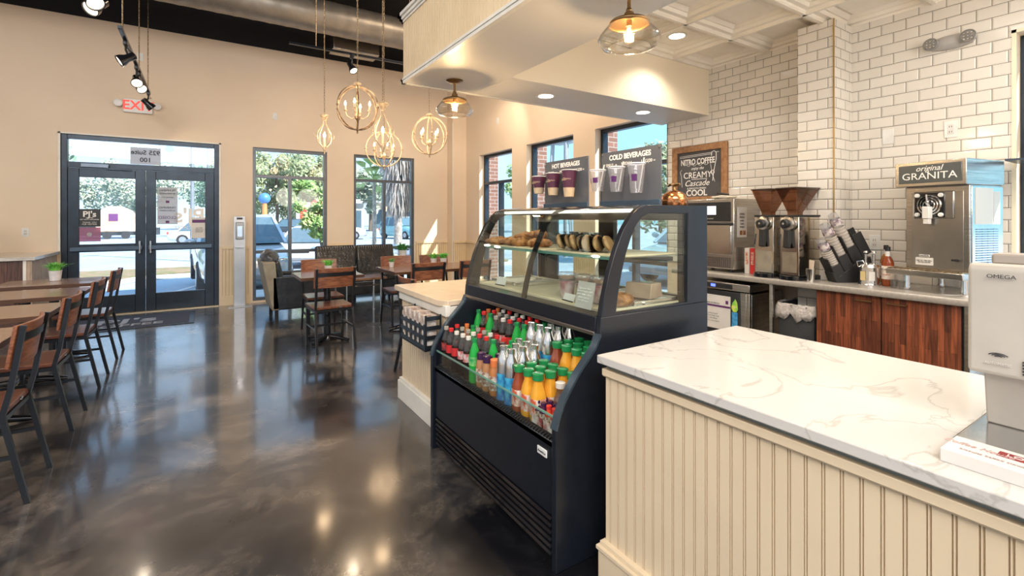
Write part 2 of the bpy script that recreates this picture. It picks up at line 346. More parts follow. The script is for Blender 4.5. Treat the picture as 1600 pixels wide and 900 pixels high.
# tile over the right wall
b = MB(); b.box(XB-.012, XB, .83, 3.595, .90, ZC); b.box(XB-.012, XB, YF+1.5, -.41, .90, ZC); b.box(XB-.012, XB, -.41, .83, ZW2+.012, ZC); b.box(XB-.012, XB+.10, 3.585, 3.599, .9, ZW2)
struct(b.build('trim_5', M_tile, smooth=0))
struct(MB().box(4.12, XB-.013, 1.747, 2.014, 0, ZC).build('trim_6', M_tile, smooth=0))       # tiled column
struct(MB().box(4.113, 4.122, 1.741, 1.750, .90, ZC).build('trim_7', mat('brass_edge', (.65, .45, .2), .3, 1), smooth=0))
struct(MB().box(XB-.016, XB-.002, .812, .834, .90, ZW2+.02).box(XB-.016, XB-.002, -.41, .834, ZW2, ZW2+.02).build('trim_8', mat('pale_edge', (.85, .8, .6), .4), smooth=0))

def beadboard(name, p, d, n, length, z0, z1, m, pitch=.041, dep=.007):
    p, d, n = Vector(p), Vector(d), Vector(n); prof = []
    k = int(length/pitch)
    for i in range(k+1):
        t = i*pitch
        for (dt, h) in ((0, 0), (.0008, -dep), (.0030, -dep), (.0040, 0), (.0065, .0), (.0073, -dep), (.0090, -dep), (.0100, 0)):
            if t+dt < length: prof.append((t+dt, h))
    prof.append((length, 0)); b = MB(); N = len(prof); T = .012
    vs = [p+d*t+n*(T+h)+Vector((0, 0, z0)) for t, h in prof]+[p+d*t+n*(T+h)+Vector((0, 0, z1)) for t, h in prof]
    b.add(vs, [(i, i+1, N+i+1, N+i) for i in range(N-1)])
    bv = [p+Vector((0, 0, z0)), p+d*length+Vector((0, 0, z0)), p+d*length+Vector((0, 0, z1)), p+Vector((0, 0, z1))]
    fv = [v+n*T for v in bv]; b.add(bv+fv, [(0, 1, 5, 4), (3, 2, 6, 7), (0, 3, 7, 4), (1, 2, 6, 5)])
    return b.build(name, m, smooth=0)
def wains(i, x0, x1, y, nrm, d):
    L_ = (Vector(x1)-Vector(x0)).length
    a = struct(beadboard('trim_%d' % i, x0, d, nrm, L_, .14, .90, M_beadt, .045)); 
    b = MB(); n = Vector(nrm); D = Vector(d)
    for (t, z0, z1) in ((.022, 0, .14), (.014, .14, .155), (.03, .895, .915), (.022, .915, .94)):
        p = Vector(x0); q = p+D*L_; lo = [p, q, q+n*t, p+n*t]
        b.add([v+Vector((0, 0, z0)) for v in lo]+[v+Vector((0, 0, z1)) for v in lo], [(0, 1, 2, 3)[::-1], (4, 5, 6, 7), (0, 1, 5, 4), (1, 2, 6, 5), (2, 3, 7, 6), (3, 0, 4, 7)])
    o = struct(b.build('baseboard_%d' % i, M_beadt, smooth=0))
for i, (a, c) in enumerate(((XL, -1.70), (.23, .63), (1.85, 2.255), (3.475, 4.148))):
    wains(10+i, (a, YA, 0), (c, YA, 0), 0, (0, -1, 0), (1, 0, 0))
wains(15, (4.158, 8.59, 0), (4.45, 8.59, 0), 0, (0, -1, 0), (1, 0, 0))
for i, (a, c) in enumerate(((8.07, 8.585), (6.47, 6.85), (4.83, 5.226))):
    wains(20+i, (XB, c, 0), (XB, a, 0), 0, (-1, 0, 0), (0, -1, 0))

# ------------------------------------------------------------------ windows and doors
def window(i, axis, c, a0, a1, z0, z1, rails, mulls, rec=.10, fw=.05, fm=None):
    b = MB(); fd = .09
    def B(u0, u1, w0, w1, d0=0, d1=fd):
        if axis == 'x': b.box(c+rec+d0, c+rec+d1, u0, u1, w0, w1)
        else: b.box(u0, u1, c+rec+d0, c+rec+d1, w0, w1)
    B(a0, a0+fw, z0, z1); B(a1-fw, a1, z0, z1); B(a0+fw, a1-fw, z1-fw, z1); B(a0+fw, a1-fw, z0, z0+fw)
    for z in rails: B(a0+fw, a1-fw, z-fw/2, z+fw/2, -.004)
    for (u, w0, w1) in mulls: B(u-fw/2, u+fw/2, w0, w1, -.006)
    f = struct(b.build('window_%d' % i, fm or M_frame, bev=.003, smooth=0))
    g = MB()
    if axis == 'x': g.box(c+rec+.04, c+rec+.046, a0+fw*.5, a1-fw*.5, z0+fw*.5, z1-fw*.5)
    else: g.box(a0+fw*.5, a1-fw*.5, c+rec+.04, c+rec+.046, z0+fw*.5, z1-fw*.5)
    g.build('glass_pane', M_glass, f, smooth=0); return f
window(1, 'y', YA, .66, 1.82, .03, ZW, (2.09, .83), ((1.225, .06, 2.08),), rec=.03, fm=M_frame2)
window(2, 'y', YA, 2.285, 3.445, .03, ZW, (2.09, .83), ((2.86, .06, 2.08),), rec=.03, fm=M_frame2)
for i, (a, c) in enumerate(((6.88, 8.04), (5.256, 6.44), (3.60, 4.80), (-.40, .815))):
    window(3+i, 'x', XB, a, c, .03, ZW2, (2.06, .85), (((a+c)/2, .06, 2.05),))
window(7, 'x', XL-.2, -2.6, -.4, .6, 2.9, (2.1,), ((-1.5, .6, 2.9),), rec=.05)
window(8, 'x', XL-.2, .6, 2.8, .6, 2.9, (2.1,), ((1.7, .6, 2.9),), rec=.05)
window(9, 'x', XL-.2, 3.8, 6.0, .6, 2.9, (2.1,), ((4.9, .6, 2.9),), rec=.05)
window(10, 'y', YF-.2, -3.2, -1.0, .1, 2.9, (2.1,), ((-2.1, .1, 2.9),), rec=.05)
window(11, 'y', YF-.2, -.4, 1.8, .1, 2.9, (2.1,), ((.7, .1, 2.9),), rec=.05)
b = MB()    # white casing around the door opening
b.box(-1.69, -1.665, YA-.012, YA+.03, .94, ZW+.02).box(.19, .215, YA-.012, YA+.03, .94, ZW+.02).box(-1.69, .215, YA-.012, YA+.03, ZW, ZW+.02)
struct(b.build('trim_30', M_white, smooth=0))
b = MB()
b.box(-1.665, -1.60, YA+.02, YA+.12, 0, ZW).box(.125, .19, YA+.02, YA+.12, 0, ZW).box(-1.6, .125, YA+.02, YA+.12, 2.50, ZW).box(-1.6, .125, YA+.02, YA+.12, 2.10, 2.18)
fr = struct(b.build('door_3', M_frame, bev=.004, smooth=0))
MB().box(-1.6, .125, YA+.07, YA+.076, 2.18, 2.50).build('transom_glass', M_glass, fr, smooth=0)
struct(MB().box(-1.665, .19, YA-.02, YA+.2, .0, .012).build('trim_31', mat('threshold', (.6, .5, .35), .4, .6), smooth=0))
def leaf(i, x0, x1, hinge_left):
    b = MB(); y0, y1 = YA+.035, YA+.08
    b.box(x0, x0+.12, y0, y1, .012, 2.095).box(x1-.12, x1, y0, y1, .012, 2.095).box(x0+.12, x1-.12, y0, y1, 1.97, 2.095).box(x0+.12, x1-.12, y0, y1, .012, .27).box(x0+.12, x1-.12, y0, y1, .91, 1.02)
    d = struct(b.build('door_%d' % i, M_frame, bev=.005, smooth=0))
    MB().box(x0+.1, x1-.1, YA+.055, YA+.061, .25, 2.0).build('glass_pane', M_glass, d, smooth=0)
    pb = MB(); pb.box(x0+.03, x1-.03, YA-.035, YA-.005, .925, .99); pb.box(x0+.03, x0+.09, YA-.03, YA+.035, .93, .985).box(x1-.09, x1-.03, YA-.03, YA+.035, .93, .985)
    pb.build('push_bar', mat('push_bar_metal', (.10, .14, .19), .3, .8), d, bev=.006)
    hx = x1-.06 if hinge_left else x0+.06
    h = MB().tube([(hx, YA+.03, 1.06), (hx, YA-.05, 1.05), (hx, YA-.05, .88), (hx, YA+.03, .87)], .011, 10)
    h.build('door_handle', M_steelb, d)
    return d
d1 = leaf(1, -1.60, -.740, True); d2 = leaf(2, -.735, .125, False)
b = MB().box(-1.45, -1.15, YA-.05, YA+.03, 2.105, 2.16); b.bar((-1.2, YA-.03, 2.10), (-.9, YA-.09, 2.10), .02, .012).bar((-.9, YA-.09, 2.10), (-1.05, YA+.0, 2.105), .015, .01)
b.build('door_closer', mat('closer_metal', (.16, .2, .26), .35, .7), fr, bev=.004)
# ------------------------------------------------------------------ stickers and notices on the glass
YG = YA+.048
def card(name, label, cat, x0, x1, z0, z1, m, y=None):
    t = thing(name, label, cat, ((x0+x1)/2, y or YG, (z0+z1)/2))
    w, h = (x1-x0)/2, (z1-z0)/2; MB().box(-w, w, 0, .003, -h, h).build('sheet', m, t, smooth=0); return t, w, h
MIR = (-1, 0, 0)
M_trans = glass('frosted_film', (.75, .75, .78), .3, .5, body=.55, bodycol=(.62, .62, .65))
t, w_, h_ = card('suite_number_decal', 'grey rectangular suite number decal on the glass above the doors, lettering reversed', 'decal', -.92, -.56, 2.19, 2.44, M_trans, YA+.062)
text('lettering', '925 Suite', .092, (0, 0, .05), MIR, WU, M_ink, t, gap=-.004, off=.0015); text('lettering', '100', .092, (0, 0, -.06), MIR, WU, M_ink, t, gap=-.004, off=.0015)
t, w_, h_ = card('coffee_shop_sticker', 'black square sticker with white logo on the left door glass', 'sticker', -1.49, -1.25, 1.27, 1.52, mat('sticker_black', (.02, .025, .03), .4))
text('lettering', "PJ's", .11, (0, -.002, .05), AR, WU, M_chalk, t, off=.003); text('lettering', "COFFEE\nOF NEW ORLEANS", .024, (0, -.002, -.012), AR, WU, M_chalk, t)
text('lettering', "THANK YOU\nFOR VISITING", .026, (0, -.002, -.078), AR, WU, M_chalk, t)
t, w_, h_ = card('pink_sticker', 'pale purple and pink sticker below the black one on the left door', 'sticker', -1.49, -1.25, 1.06, 1.26, glass('pink_film', (.7, .45, .6), .3, .5, body=.6, bodycol=(.50, .25, .38)))
MB().lathe([(.025, 0), (.03, .002)], (0, -.004, 0), 16, Matrix.Rotation(R(90), 4, 'X')).build('emblem', M_trans, t)
t, w_, h_ = card('training_notice', 'grey notice of reversed lettering taped high on the right door glass', 'notice', -.60, -.35, 1.30, 1.86, M_trans)
for zz, s_, tx_ in ((.23, .045, 'TRAINING'), (.185, .033, 'IN PROGRESS'), (.13, .028, 'opening soon'), (-.03, .045, 'TRAINING'), (-.075, .033, 'IN PROGRESS'), (-.18, .06, 'CLOSED')):
    text('lettering', tx_, s_, (0, 0, zz), MIR, WU, M_ink if s_ < .05 else M_ppurple, t, gap=-.004)
for zz in (.06, -.245): MB().box(-.022, .022, -.003, 0, zz-.018, zz+.018).build('emblem', M_ppurple, t, smooth=0)
t = thing('window_logo', 'white reversed logo lettering on the right door glass', 'decal', (-.20, YG, 1.42)); text('lettering', "PJ's", .30, (0, 0, 0), MIR, WU, M_chalk, t, off=.006, gap=.002)
text('lettering', 'COFFEE', .08, (-.06, 0, -.18), MIR, WU, M_chalk, t, gap=.002)
t, w_, h_ = card('notice_sheet', 'white printed sheet in the lower right corner of the right door glass', 'notice', -.06, .03+.0, 1.08, 1.40, M_paper)
t.location.x = -.075; t.scale = (2.2, 1, 1)
MB().box(-w_*.9, w_*.9, -.002, 0, h_*.5, h_*.8).build('heading', M_ppurple, t, smooth=0); text('lettering', 'open daily\nwelcome in\nplease pull', .028, (0, -.002, -.03), AR, WU, M_ink, t, sx=.35)

# ------------------------------------------------------------------ soffit, fascia, coffered ceiling
YS0, YS1, XS0, XS1 = 3.06, 3.66, 1.345, 1.97
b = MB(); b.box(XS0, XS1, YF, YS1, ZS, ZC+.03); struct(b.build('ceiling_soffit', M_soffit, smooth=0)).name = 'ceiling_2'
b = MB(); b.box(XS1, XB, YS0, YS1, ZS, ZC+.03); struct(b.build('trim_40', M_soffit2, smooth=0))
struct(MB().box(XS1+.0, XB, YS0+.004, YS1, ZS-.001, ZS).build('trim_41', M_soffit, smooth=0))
struct(beadboard('trim_42', (XS0, YF+.1, 0), (0, 1, 0), (-1, 0, 0), YS1-YF-.1, ZS+.03, ZC+.03, M_beadt, .041, .011))
struct(beadboard('trim_43', (XS0, YS1, 0), (1, 0, 0), (0, 1, 0), XB-XS0, ZS+.03, ZC+.03, M_beadt, .041))
b = MB()
for (o_, z0, z1) in ((.02, ZS-.004, ZS+.018), (.026, ZS+.018, ZS+.03), (.018, ZS+.03, ZS+.042), (.02, ZC-.0, ZC+.02), (.032, ZC+.02, ZC+.045), (.045, ZC+.045, ZC+.07)):
    b.box(XS0-o_, XS0+.01, YF+.1, YS1+o_, z0, z1); b.box(XS0-o_, XB, YS1-.01, YS1+o_, z0, z1)
struct(b.build('trim_44', M_white, smooth=0))
b = MB(); steps = ((0, 0), (.018, 0), (.024, .016), (.062, .016), (.075, .04), (.088, .04), (.12, .062), (.135, .062), (.150, .05), (.175, .05))
P_ = .608
nx0, nx1, ny0, ny1 = 0, 5, 0, 11
for ix in range(5):
    for iy in range(11):
        x1 = 4.455-ix*P_; x0 = x1-P_; y1 = 3.05-iy*P_; y0 = y1-P_
        vs = []; fs = []
        for k, (s_, h) in enumerate(steps): vs += [(x0+s_, y0+s_, ZC+h), (x1-s_, y0+s_, ZC+h), (x1-s_, y1-s_, ZC+h), (x0+s_, y1-s_, ZC+h)]
        for k in range(len(steps)-1):
            for j in range(4): fs.append((k*4+j, k*4+(j+1) % 4, k*4+4+(j+1) % 4, k*4+4+j))
        k = len(steps)-1; fs.append((k*4, k*4+1, k*4+2, k*4+3)); b.add(vs, fs)
struct(b.build('ceiling_3', M_coffer, smooth=0))
b = MB()
for ix in range(6): b.box(4.455-ix*P_-.014, 4.455-ix*P_+.014, YF, 3.05, ZC-.012, ZC+.001)
for iy in range(12): b.box(1.97, 4.455, 3.05-iy*P_-.014, 3.05-iy*P_+.014, ZC-.012, ZC+.001)
struct(b.build('trim_45', M_coffer, smooth=0))
struct(MB().box(XS1, XB, YF, YS0, ZC+.075, ZC+.09).build('ceiling_4', M_deck, smooth=0))

def point(loc, e, col, r=.03, parent=None, spot=None):
    d = bpy.data.lights.new('lamp_light', 'SPOT' if spot else 'POINT'); d.energy = e; d.color = col; d.shadow_soft_size = r
    if spot: d.spot_size = R(spot); d.spot_blend = .6
    o = bpy.data.objects.new('lamp_light', d); COL.objects.link(o); o.location = loc
    if parent: o.parent = parent
    return o
M_lens = emis('lit_lens', (1, .93, .82), 5)
def downlight(x, y, z, label, e):
    t = thing('recessed_light', label, 'ceiling light', (x, y, z), group='recessed downlights')
    MB().lathe([(.062, -.001), (.085, -.004), (.088, .0), (.07, .004)], n=28, cap=False).build('trim_ring', M_white, t)
    MB().lathe([(.0, -.0025), (.066, -.0025), (.066, .003)], n=24).build('lens', M_lens, t)
    point((0, 0, -.03), e, (1, .9, .76), .05, t, spot=130)
downlight(2.53, 3.36, ZS-.002, 'round recessed light in the dropped soffit, left of the two', 12)
downlight(3.75, 3.34, ZS-.002, 'round recessed light in the dropped soffit, nearest the tiled wall', 10)
downlight(3.50, 2.73, ZC+.048, 'round recessed light set into a coffered ceiling panel', 26)
downlight(2.9, 1.5, ZC+.048, 'round recessed light overhead, out above the quartz counter', 26)

# ------------------------------------------------------------------ near counter
ZQ = .87
t = thing('service_counter', 'cream beadboard service counter base beside the black display case', 'counter', (0, 0, 0))
MB().box(1.30, 2.14, YF+1.5, 1.32, .0, ZQ-.031).build('carcass', M_bead, t, smooth=0)
o = beadboard('beadboard_panel', (1.30, YF+1.5, 0), (0, 1, 0), (-1, 0, 0), 1.33-YF-1.5, .13, ZQ-.07, M_bead); o.parent = t
MB().box(1.272, 1.30, YF+1.5, 1.335, ZQ-.078, ZQ-.052).box(1.279, 1.30, YF+1.5, 1.338, ZQ-.084, ZQ-.078).build('top_moulding', M_bead, t, bev=.002)
MB().box(1.292, 1.30, YF+1.5, 1.33, ZQ-.052, ZQ-.031).build('shadow_strip', mat('grey_green_painted_shade', (.22, .25, .24), .5), t, smooth=0)  # recess under the slab, its shadow line put into a grey-green colour
MB().box(1.262, 1.30, YF+1.5, 1.345, 0, .13).box(1.254, 1.30, YF+1.5, 1.350, .13, .145).box(1.268, 1.30, YF+1.5, 1.342, .145, .16).build('baseboard', M_bead, t, bev=.002)
tag(MB().box(1.255, 2.165, YF+1.5, 1.345, ZQ-.031, ZQ).build('quartz_worktop', M_quartz, bev=.004), 'white quartz worktop with grey veins, on the cream counter', 'worktop')
# far counter
t = thing('condiment_counter', 'low counter with vertical beadboard front between display case and dining tables', 'counter')
MB().box(1.30, 1.95, 2.725, 3.56, 0, ZQ-.031).build('carcass', M_white, t, smooth=0)
beadboard('beadboard_panel', (1.30, 2.725, 0), (0, 1, 0), (-1, 0, 0), .835, .14, ZQ-.1, M_bead, .041, .011).parent = t
MB().box(1.265, 1.30, 2.72, 3.57, ZQ-.10, ZQ-.031).build('top_moulding', M_white, t, bev=.003); MB().box(1.258, 1.30, 2.72, 3.58, 0, .14).box(1.268, 1.30, 2.72, 3.575, .14, .16).build('baseboard', M_white, t, bev=.003)
b = MB().prism([(1.245, 2.80), (1.285, 2.725), (2.0, 2.725), (2.0, 3.62), (1.245, 3.62)], ZQ-.04, ZQ, 'z')
tag(b.build('laminate_worktop', M_lam, bev=.004), 'tan laminate worktop on the far low counter', 'worktop')

# ------------------------------------------------------------------ display case
CY0, CY1 = 1.46, 2.69
t = thing('display_case', 'tall black curved glass refrigerated display case full of drinks and pastries', 'display case')
low = [(1.15, .0), (1.15, .56), (1.170, .62), (1.191, .661), (1.224, .707), (1.264, .759), (1.32, .815), (1.362, .858), (1.383, .905), (1.388, .975), (2.108, .975), (2.108, 0)]
oc = [(1.388, .975), (1.404, 1.05), (1.436, 1.161), (1.475, 1.256), (1.517, 1.338), (1.566, 1.401), (1.608, 1.433), (1.662, 1.450), (2.108, 1.452), (2.108, .975)]
ic = [(1.475, .985), (1.487, 1.06), (1.508, 1.15), (1.535, 1.235), (1.566, 1.305), (1.598, 1.358), (1.632, 1.393), (1.679, 1.412), (1.954, 1.412), (1.954, .985)]
for (a0, a1) in ((CY0, CY0+.03), (CY1-.03, CY1)):
    b = MB().prism(low, a0, a1); b.build('side_panel', M_casey, t, bev=.003, smooth=30)
    MB().ring(oc, ic, a0+.001, a1-.001).build('side_frame', M_casey if a0 < 2 else M_blackg, t, bev=.003, smooth=30)
    MB().prism([(x*.998+.002, z) for x, z in ic], (a0+a1)/2-.003, (a0+a1)/2+.003).build('side_glass', M_cglass, t, smooth=0)
# thin bright edge strip on the curved front edges
lowe = [(x, z) for x, z in low[:9]]
def offs(pl, d):
    r = []
    for i, p in enumerate(pl):
        a = Vector(pl[max(0, i-1)]); c = Vector(pl[min(len(pl)-1, i+1)]); tdir = (c-a).normalized(); nrm = Vector((-tdir.y, tdir.x)); r.append((p[0]+nrm.x*d, p[1]+nrm.y*d))
    return r
for (a0, a1) in ((CY0-.003, CY0+.033), (CY1-.033, CY1+.003)):
    MB().ring(offs(lowe[1:], .006), offs(lowe[1:], -.004), a0, a1, closed=False).build('edge_strip', mat('blue_grey_strip', (.10, .15, .20), .25, .7), t)
ya, yb = CY0+.03, CY1-.03
MB().box(1.165, 1.19, ya, yb, .20, .495).build('front_panel', M_casey, t, bev=.004)
b = MB().box(1.19, 1.20, ya, yb, .02, .2)
b.build('grille_backing', M_plastic, t, smooth=0)
for k in range(6):
    z = .035+k*.028; pr = [(1.166, z), (1.160, z+.006), (1.166, z+.016), (1.19, z+.020), (1.19, z+.004)]
    MB().prism(pr, ya+.02, yb-.02).build('louvre', M_blackg, t)
MB().prism([(1.165, .495), (1.178, .502), (1.19, .502), (1.19, .49), (1.19, .47), (1.165, .47)], ya, yb).build('bumper', M_blackg, t, bev=.003)
b = MB(); 
for k in range(60): y = ya+.02+k*(yb-ya-.04)/60; b.bar((1.182, y, .508), (1.162, y, .502), .008, .004)
b.build('air_grille', M_plastic, t, smooth=0)
MB().box(1.176, 1.182, ya, yb, .50, .586).build('glass_lip', M_cglass, t, smooth=0)
MB().box(1.175, 1.183, ya, yb, .586, .593).build('glass_edge', M_edge, t, smooth=0)
MB().box(1.192, 1.88, ya, yb, .45, .505).build('bottle_deck', mat('dark_shelf', (.05, .05, .055), .4, .4), t, smooth=0)
MB().box(1.41, 1.88, ya, yb, .505, .58).build('bottle_step', mat('dark_shelf2', (.045, .045, .05), .4, .4), t, smooth=0)
MB().box(1.88, 1.90, ya, yb, .45, .90).build('inner_back', mat('case_inner_back', (.04, .04, .045), .3, .3), t, smooth=0)
MB().prism([(1.385, .975), (1.378, .90), (1.40, .885), (1.45, .89), (1.90, .93), (2.10, .93), (2.10, .975)], ya, yb).build('upper_deck', M_casey, t, bev=.003)
MB().box(1.372, 1.388, ya, yb, .896, .912).build('deck_moulding', mat('moulding_metal', (.30, .27, .24), .3, .9), t, bev=.002)
MB().box(1.46, 1.485, ya+.01, yb-.01, .868, .882).build('led_strip', emis('case_led', (1, .95, .88), 4), t, smooth=0)
oc2 = oc[:8]+[(1.70, 1.4505)]
MB().ring(offs(oc2, .001), offs(oc2, -.006), ya, yb, closed=False).build('curved_glass', M_cglass, t, smooth=60)
ym = 2.05
MB().ring(offs(oc2, -.007), offs(oc2, -.016), ym-.018, ym+.018, closed=False).build('mullion', M_blackg, t, smooth=60)
MB().box(1.70, 2.108, ya, yb, 1.432, 1.452).build('top_panel', M_black, t, bev=.002)
MB().box(1.66, 1.70, ya, yb, 1.418, 1.434).build('led_strip', emis('case_led2', (1, .93, .82), 2), t, smooth=0)
b = MB(); XR = 1.965
for (a, c) in ((ya, ya+.04), (1.97, 2.09), (yb-.04, yb)): b.box(XR, XR+.03, a, c, .975, 1.43)
b.box(XR, XR+.03, ya, yb, 1.38, 1.43).box(XR, XR+.03, ya, yb, .975, 1.01); b.build('rear_door_frame', M_blackg, t, smooth=0)
MB().box(XR+.012, XR+.017, ya+.04, yb-.04, 1.01, 1.38).build('rear_glass', M_cglass, t, smooth=0)
MB().box(1.52, 1.95, ya+.01, yb-.01, 1.207, 1.213).build('glass_shelf', M_cglass, t, smooth=0)
MB().box(1.512, 1.52, ya+.01, yb-.01, 1.203, 1.217).build('shelf_edge', M_edge, t, smooth=0)
MB().box(1.53, 1.94, ya+.03, ym-.02, 1.213, 1.222).box(1.53, 1.94, ym+.02, yb-.03, 1.213, 1.222).build('shelf_tray', mat('tray_lining', (.72, .60, .42), .5), t, bev=.003)
MB().box(1.46, 1.95, ya+.02, yb-.02, .975, .988).build('deck_tray', mat('deck_lining', (.75, .66, .48), .45, c2=(.66, .58, .42), scale=9), t, bev=.002)
b = MB()
for yy in (ya+.06, ym, yb-.06): b.bar((1.95, yy, 1.19), (1.55, yy, 1.20), .012, .02)
b.build('shelf_bracket', M_black, t)
bd = MB().box(1.158, 1.165, 1.535, 1.60, .418, .45).build('badge', M_whitep, t, bev=.004)
text('lettering', 'Avantco', .016, (1.158, 1.568, .434), WR, WU, M_ink, bd, shear=.3)
CASE = t

# ------------------------------------------------------------------ bottles
def col(name, c, rough=.25, **k): return mat(name, c, rough, **k)
def bottle(kind, label, liquid, labcol, capcol, h, r, shape='soda'):
    t = thing(kind, label, 'bottle')
    if shape == 'soda': prof = [(r*.9, 0), (r, .01), (r*.97, h*.3), (r, h*.55), (r*.9, h*.66), (r*.5, h*.84), (r*.36, h*.9), (r*.36, h*.93)]; cap = (r*.46, h*.915, h); lab = (h*.40, h*.60)
    elif shape == 'can': prof = [(r*.92, 0), (r, .008), (r, h*.66), (r*.86, h*.78), (r*.5, h*.88), (r*.45, h*.93)]; cap = (r*.55, h*.92, h); lab = (h*.01, h*.5)
    elif shape == 'juice': prof = [(r*.95, 0), (r, .008), (r, h*.5), (r*.85, h*.62), (r*.55, h*.78), (r*.55, h*.9)]; cap = (r*.78, h*.86, h); lab = (h*.12, h*.48)
    elif shape == 'coffee': prof = [(r*.9, 0), (r, .01), (r, h*.6), (r*.88, h*.72), (r*.72, h*.8), (r*.72, h*.9)]; cap = (r*.82, h*.80, h); lab = (h*.15, h*.55)
    else: prof = [(r*.9, 0), (r, .006), (r, h*.6), (r*.6, h*.78), (r*.6, h*.9)]; cap = (r*.7, h*.86, h); lab = (h*.2, h*.55)
    sq = 3.5 if shape == 'juice' else 0
    if shape == 'soda' and liquid is M_cola:
        # clear shoulder above the dark drink
        MB().lathe([p for p in prof if p[1] <= h*.78], n=14).build('body', liquid, t)
        MB().lathe([(r*.9, h*.66), (r*.5, h*.84), (r*.36, h*.9), (r*.36, h*.93)], n=14).build('shoulder', M_film, t)
    else: MB().lathe(prof, n=14, sq=sq).build('body', liquid, t)
    if labcol: MB().lathe([(r*1.015, lab[0]), (r*1.02, lab[1])], n=14, sq=sq, cap=False).build('label', labcol, t)
    MB().lathe([(cap[0], cap[1]), (cap[0], cap[2]-.002), (cap[0]*.85, cap[2])], n=12).build('cap', capcol, t)
    return t
M_cola = col('cola', (.018, .008, .006), .08); M_lred = col('label_red', (.55, .03, .03)); M_lsil = col('label_silver', (.62, .58, .56), c2=(.5, .1, .1), scale=40); M_lblk = col('label_black', (.05, .03, .03), c2=(.4, .05, .05), scale=50)
M_cred = col('cap_red', (.62, .03, .03)); M_cwht = col('cap_white', (.72, .68, .62)); M_cgry = col('cap_grey', (.36, .33, .28)); M_cblk = col('cap_black', (.06, .05, .04)); M_cgrn = col('cap_green', (.015, .24, .07)); M_corg = col('cap_orange', (.75, .20, .06)); M_cpur = col('cap_purple', (.045, .015, .06))
M_grn = col('green_soda', (.02, .42, .06), .08, c2=(.01, .30, .04)); M_lgrn = col('label_green', (.25, .62, .2), c2=(.02, .3, .08), scale=50)
M_frap = col('coffee_drink', (.42, .20, .09), .2); M_frap2 = col('caramel_drink', (.52, .19, .06), .2); M_lcrm = col('label_cream', (.72, .66, .58), c2=(.3, .15, .1), scale=60)
M_albt = mat('aluminium_bottle', (.74, .73, .70), .22, 1); M_lblue = col('label_blue', (.02, .14, .42), c2=(.06, .40, .60), scale=25)
M_oj = col('orange_juice', (.85, .40, .04), .2); M_rj = col('tea_juice', (.30, .07, .03), .2); M_loj = col('label_fruit', (.80, .75, .68), c2=(.7, .12, .06), scale=45)
M_shp = col('berry_shot', (.09, .02, .07)); M_shr = col('red_shot', (.70, .08, .03))
PR = {}
def proto(k, *a): PR[k] = [bottle(*a), 0]
LB = {'cola_red': 'cola bottle with red cap', 'cola_sil': 'cola bottle with pale cap and silver label', 'cola_blk': 'cola bottle with dull grey cap', 'cola_wr': 'cola bottle with red label, pale cap',
      'green': 'green soda bottle with green cap', 'greenl': 'green soda bottle with leafy label', 'alu': 'tall aluminium blue based water bottle', 'frap': 'brown coffee drink bottle with purple cap', 'frap2': 'caramel drink bottle with orange cap',
      'oj': 'orange juice bottle with green lid', 'rj': 'dark red juice bottle with green lid', 'water': 'small clear bottle with white cap', 'shp': 'tiny berry shot bottle with dark cap', 'shr': 'tiny red shot bottle with red cap', 'org': 'orange soda bottle with orange cap'}
proto('cola_red', 'cola_bottle', '', M_cola, M_lred, M_cred, .235, .031); proto('cola_sil', 'cola_bottle', '', M_cola, M_lsil, M_cwht, .232, .031)
proto('cola_blk', 'cola_bottle', '', M_cola, M_lblk, M_cgry, .232, .031); proto('cola_wr', 'cola_bottle', '', M_cola, M_lred, M_cwht, .232, .031)
proto('green', 'soda_bottle', '', M_grn, M_lgrn, M_cgrn, .235, .032); proto('greenl', 'soda_bottle', '', M_grn, None, M_cgrn, .23, .031)
proto('alu', 'water_bottle', '', M_albt, M_lblue, M_albt, .262, .034, 'can'); proto('frap', 'coffee_drink_bottle', '', M_frap, M_lcrm, M_cpur, .178, .031, 'coffee'); proto('frap2', 'coffee_drink_bottle', '', M_frap2, M_lcrm, M_corg, .178, .032, 'coffee')
proto('oj', 'juice_bottle', '', M_oj, M_loj, M_cgrn, .205, .033, 'juice'); proto('rj', 'juice_bottle', '', M_rj, M_loj, M_cgrn, .205, .033, 'juice'); proto('water', 'water_bottle', '', M_film, M_loj, M_cwht, .175, .028, 'juice')
proto('shp', 'shot_bottle', '', M_shp, M_lcrm, M_cpur, .098, .0175, 'shot'); proto('shr', 'shot_bottle', '', M_shr, M_lcrm, M_cred, .098, .0175, 'shot'); proto('org', 'soda_bottle', '', M_frap2, M_lred, M_corg, .23, .031)
rowname = ['front row', 'second row', 'third row', 'fourth row', 'fifth row', 'back row']
def put(k, x, y, z, row, colpos):
    pt = PR[k]; lab = '%s, %s, %s' % (LB[k], rowname[row], colpos)
    g = {'c': 'cola bottles in the case', 'g': 'green soda bottles in the case', 'a': 'aluminium water bottles in the case', 'f': 'coffee drink bottles in the case', 'o': 'juice bottles in the case', 'r': 'juice bottles in the case', 'w': 'clear bottles in the case', 's': 'shot bottles in the case'}[k[0]]
    loc = (x+rnd.uniform(-.003, .003), y+rnd.uniform(-.003, .003), z); rz = rnd.uniform(-.2, .2)
    if pt[1] == 0: o = pt[0]; o.location = loc; o.rotation_euler = (0, 0, rz); o['label'] = lab; o['group'] = g
    else: o = copy_tree(pt[0], lab, loc, rz, g)
    pt[1] += 1
ORD = ['farthest from the camera', 'second from the far end', 'third from the far end', 'fourth from the far end', 'fifth from the far end', 'sixth from the far end', 'seventh from the far end', 'eighth from the far end', 'eighth from the near end', 'seventh from the near end', 'sixth from the near end', 'fifth from the near end', 'fourth from the near end', 'third from the near end', 'second from the near end', 'nearest the camera']
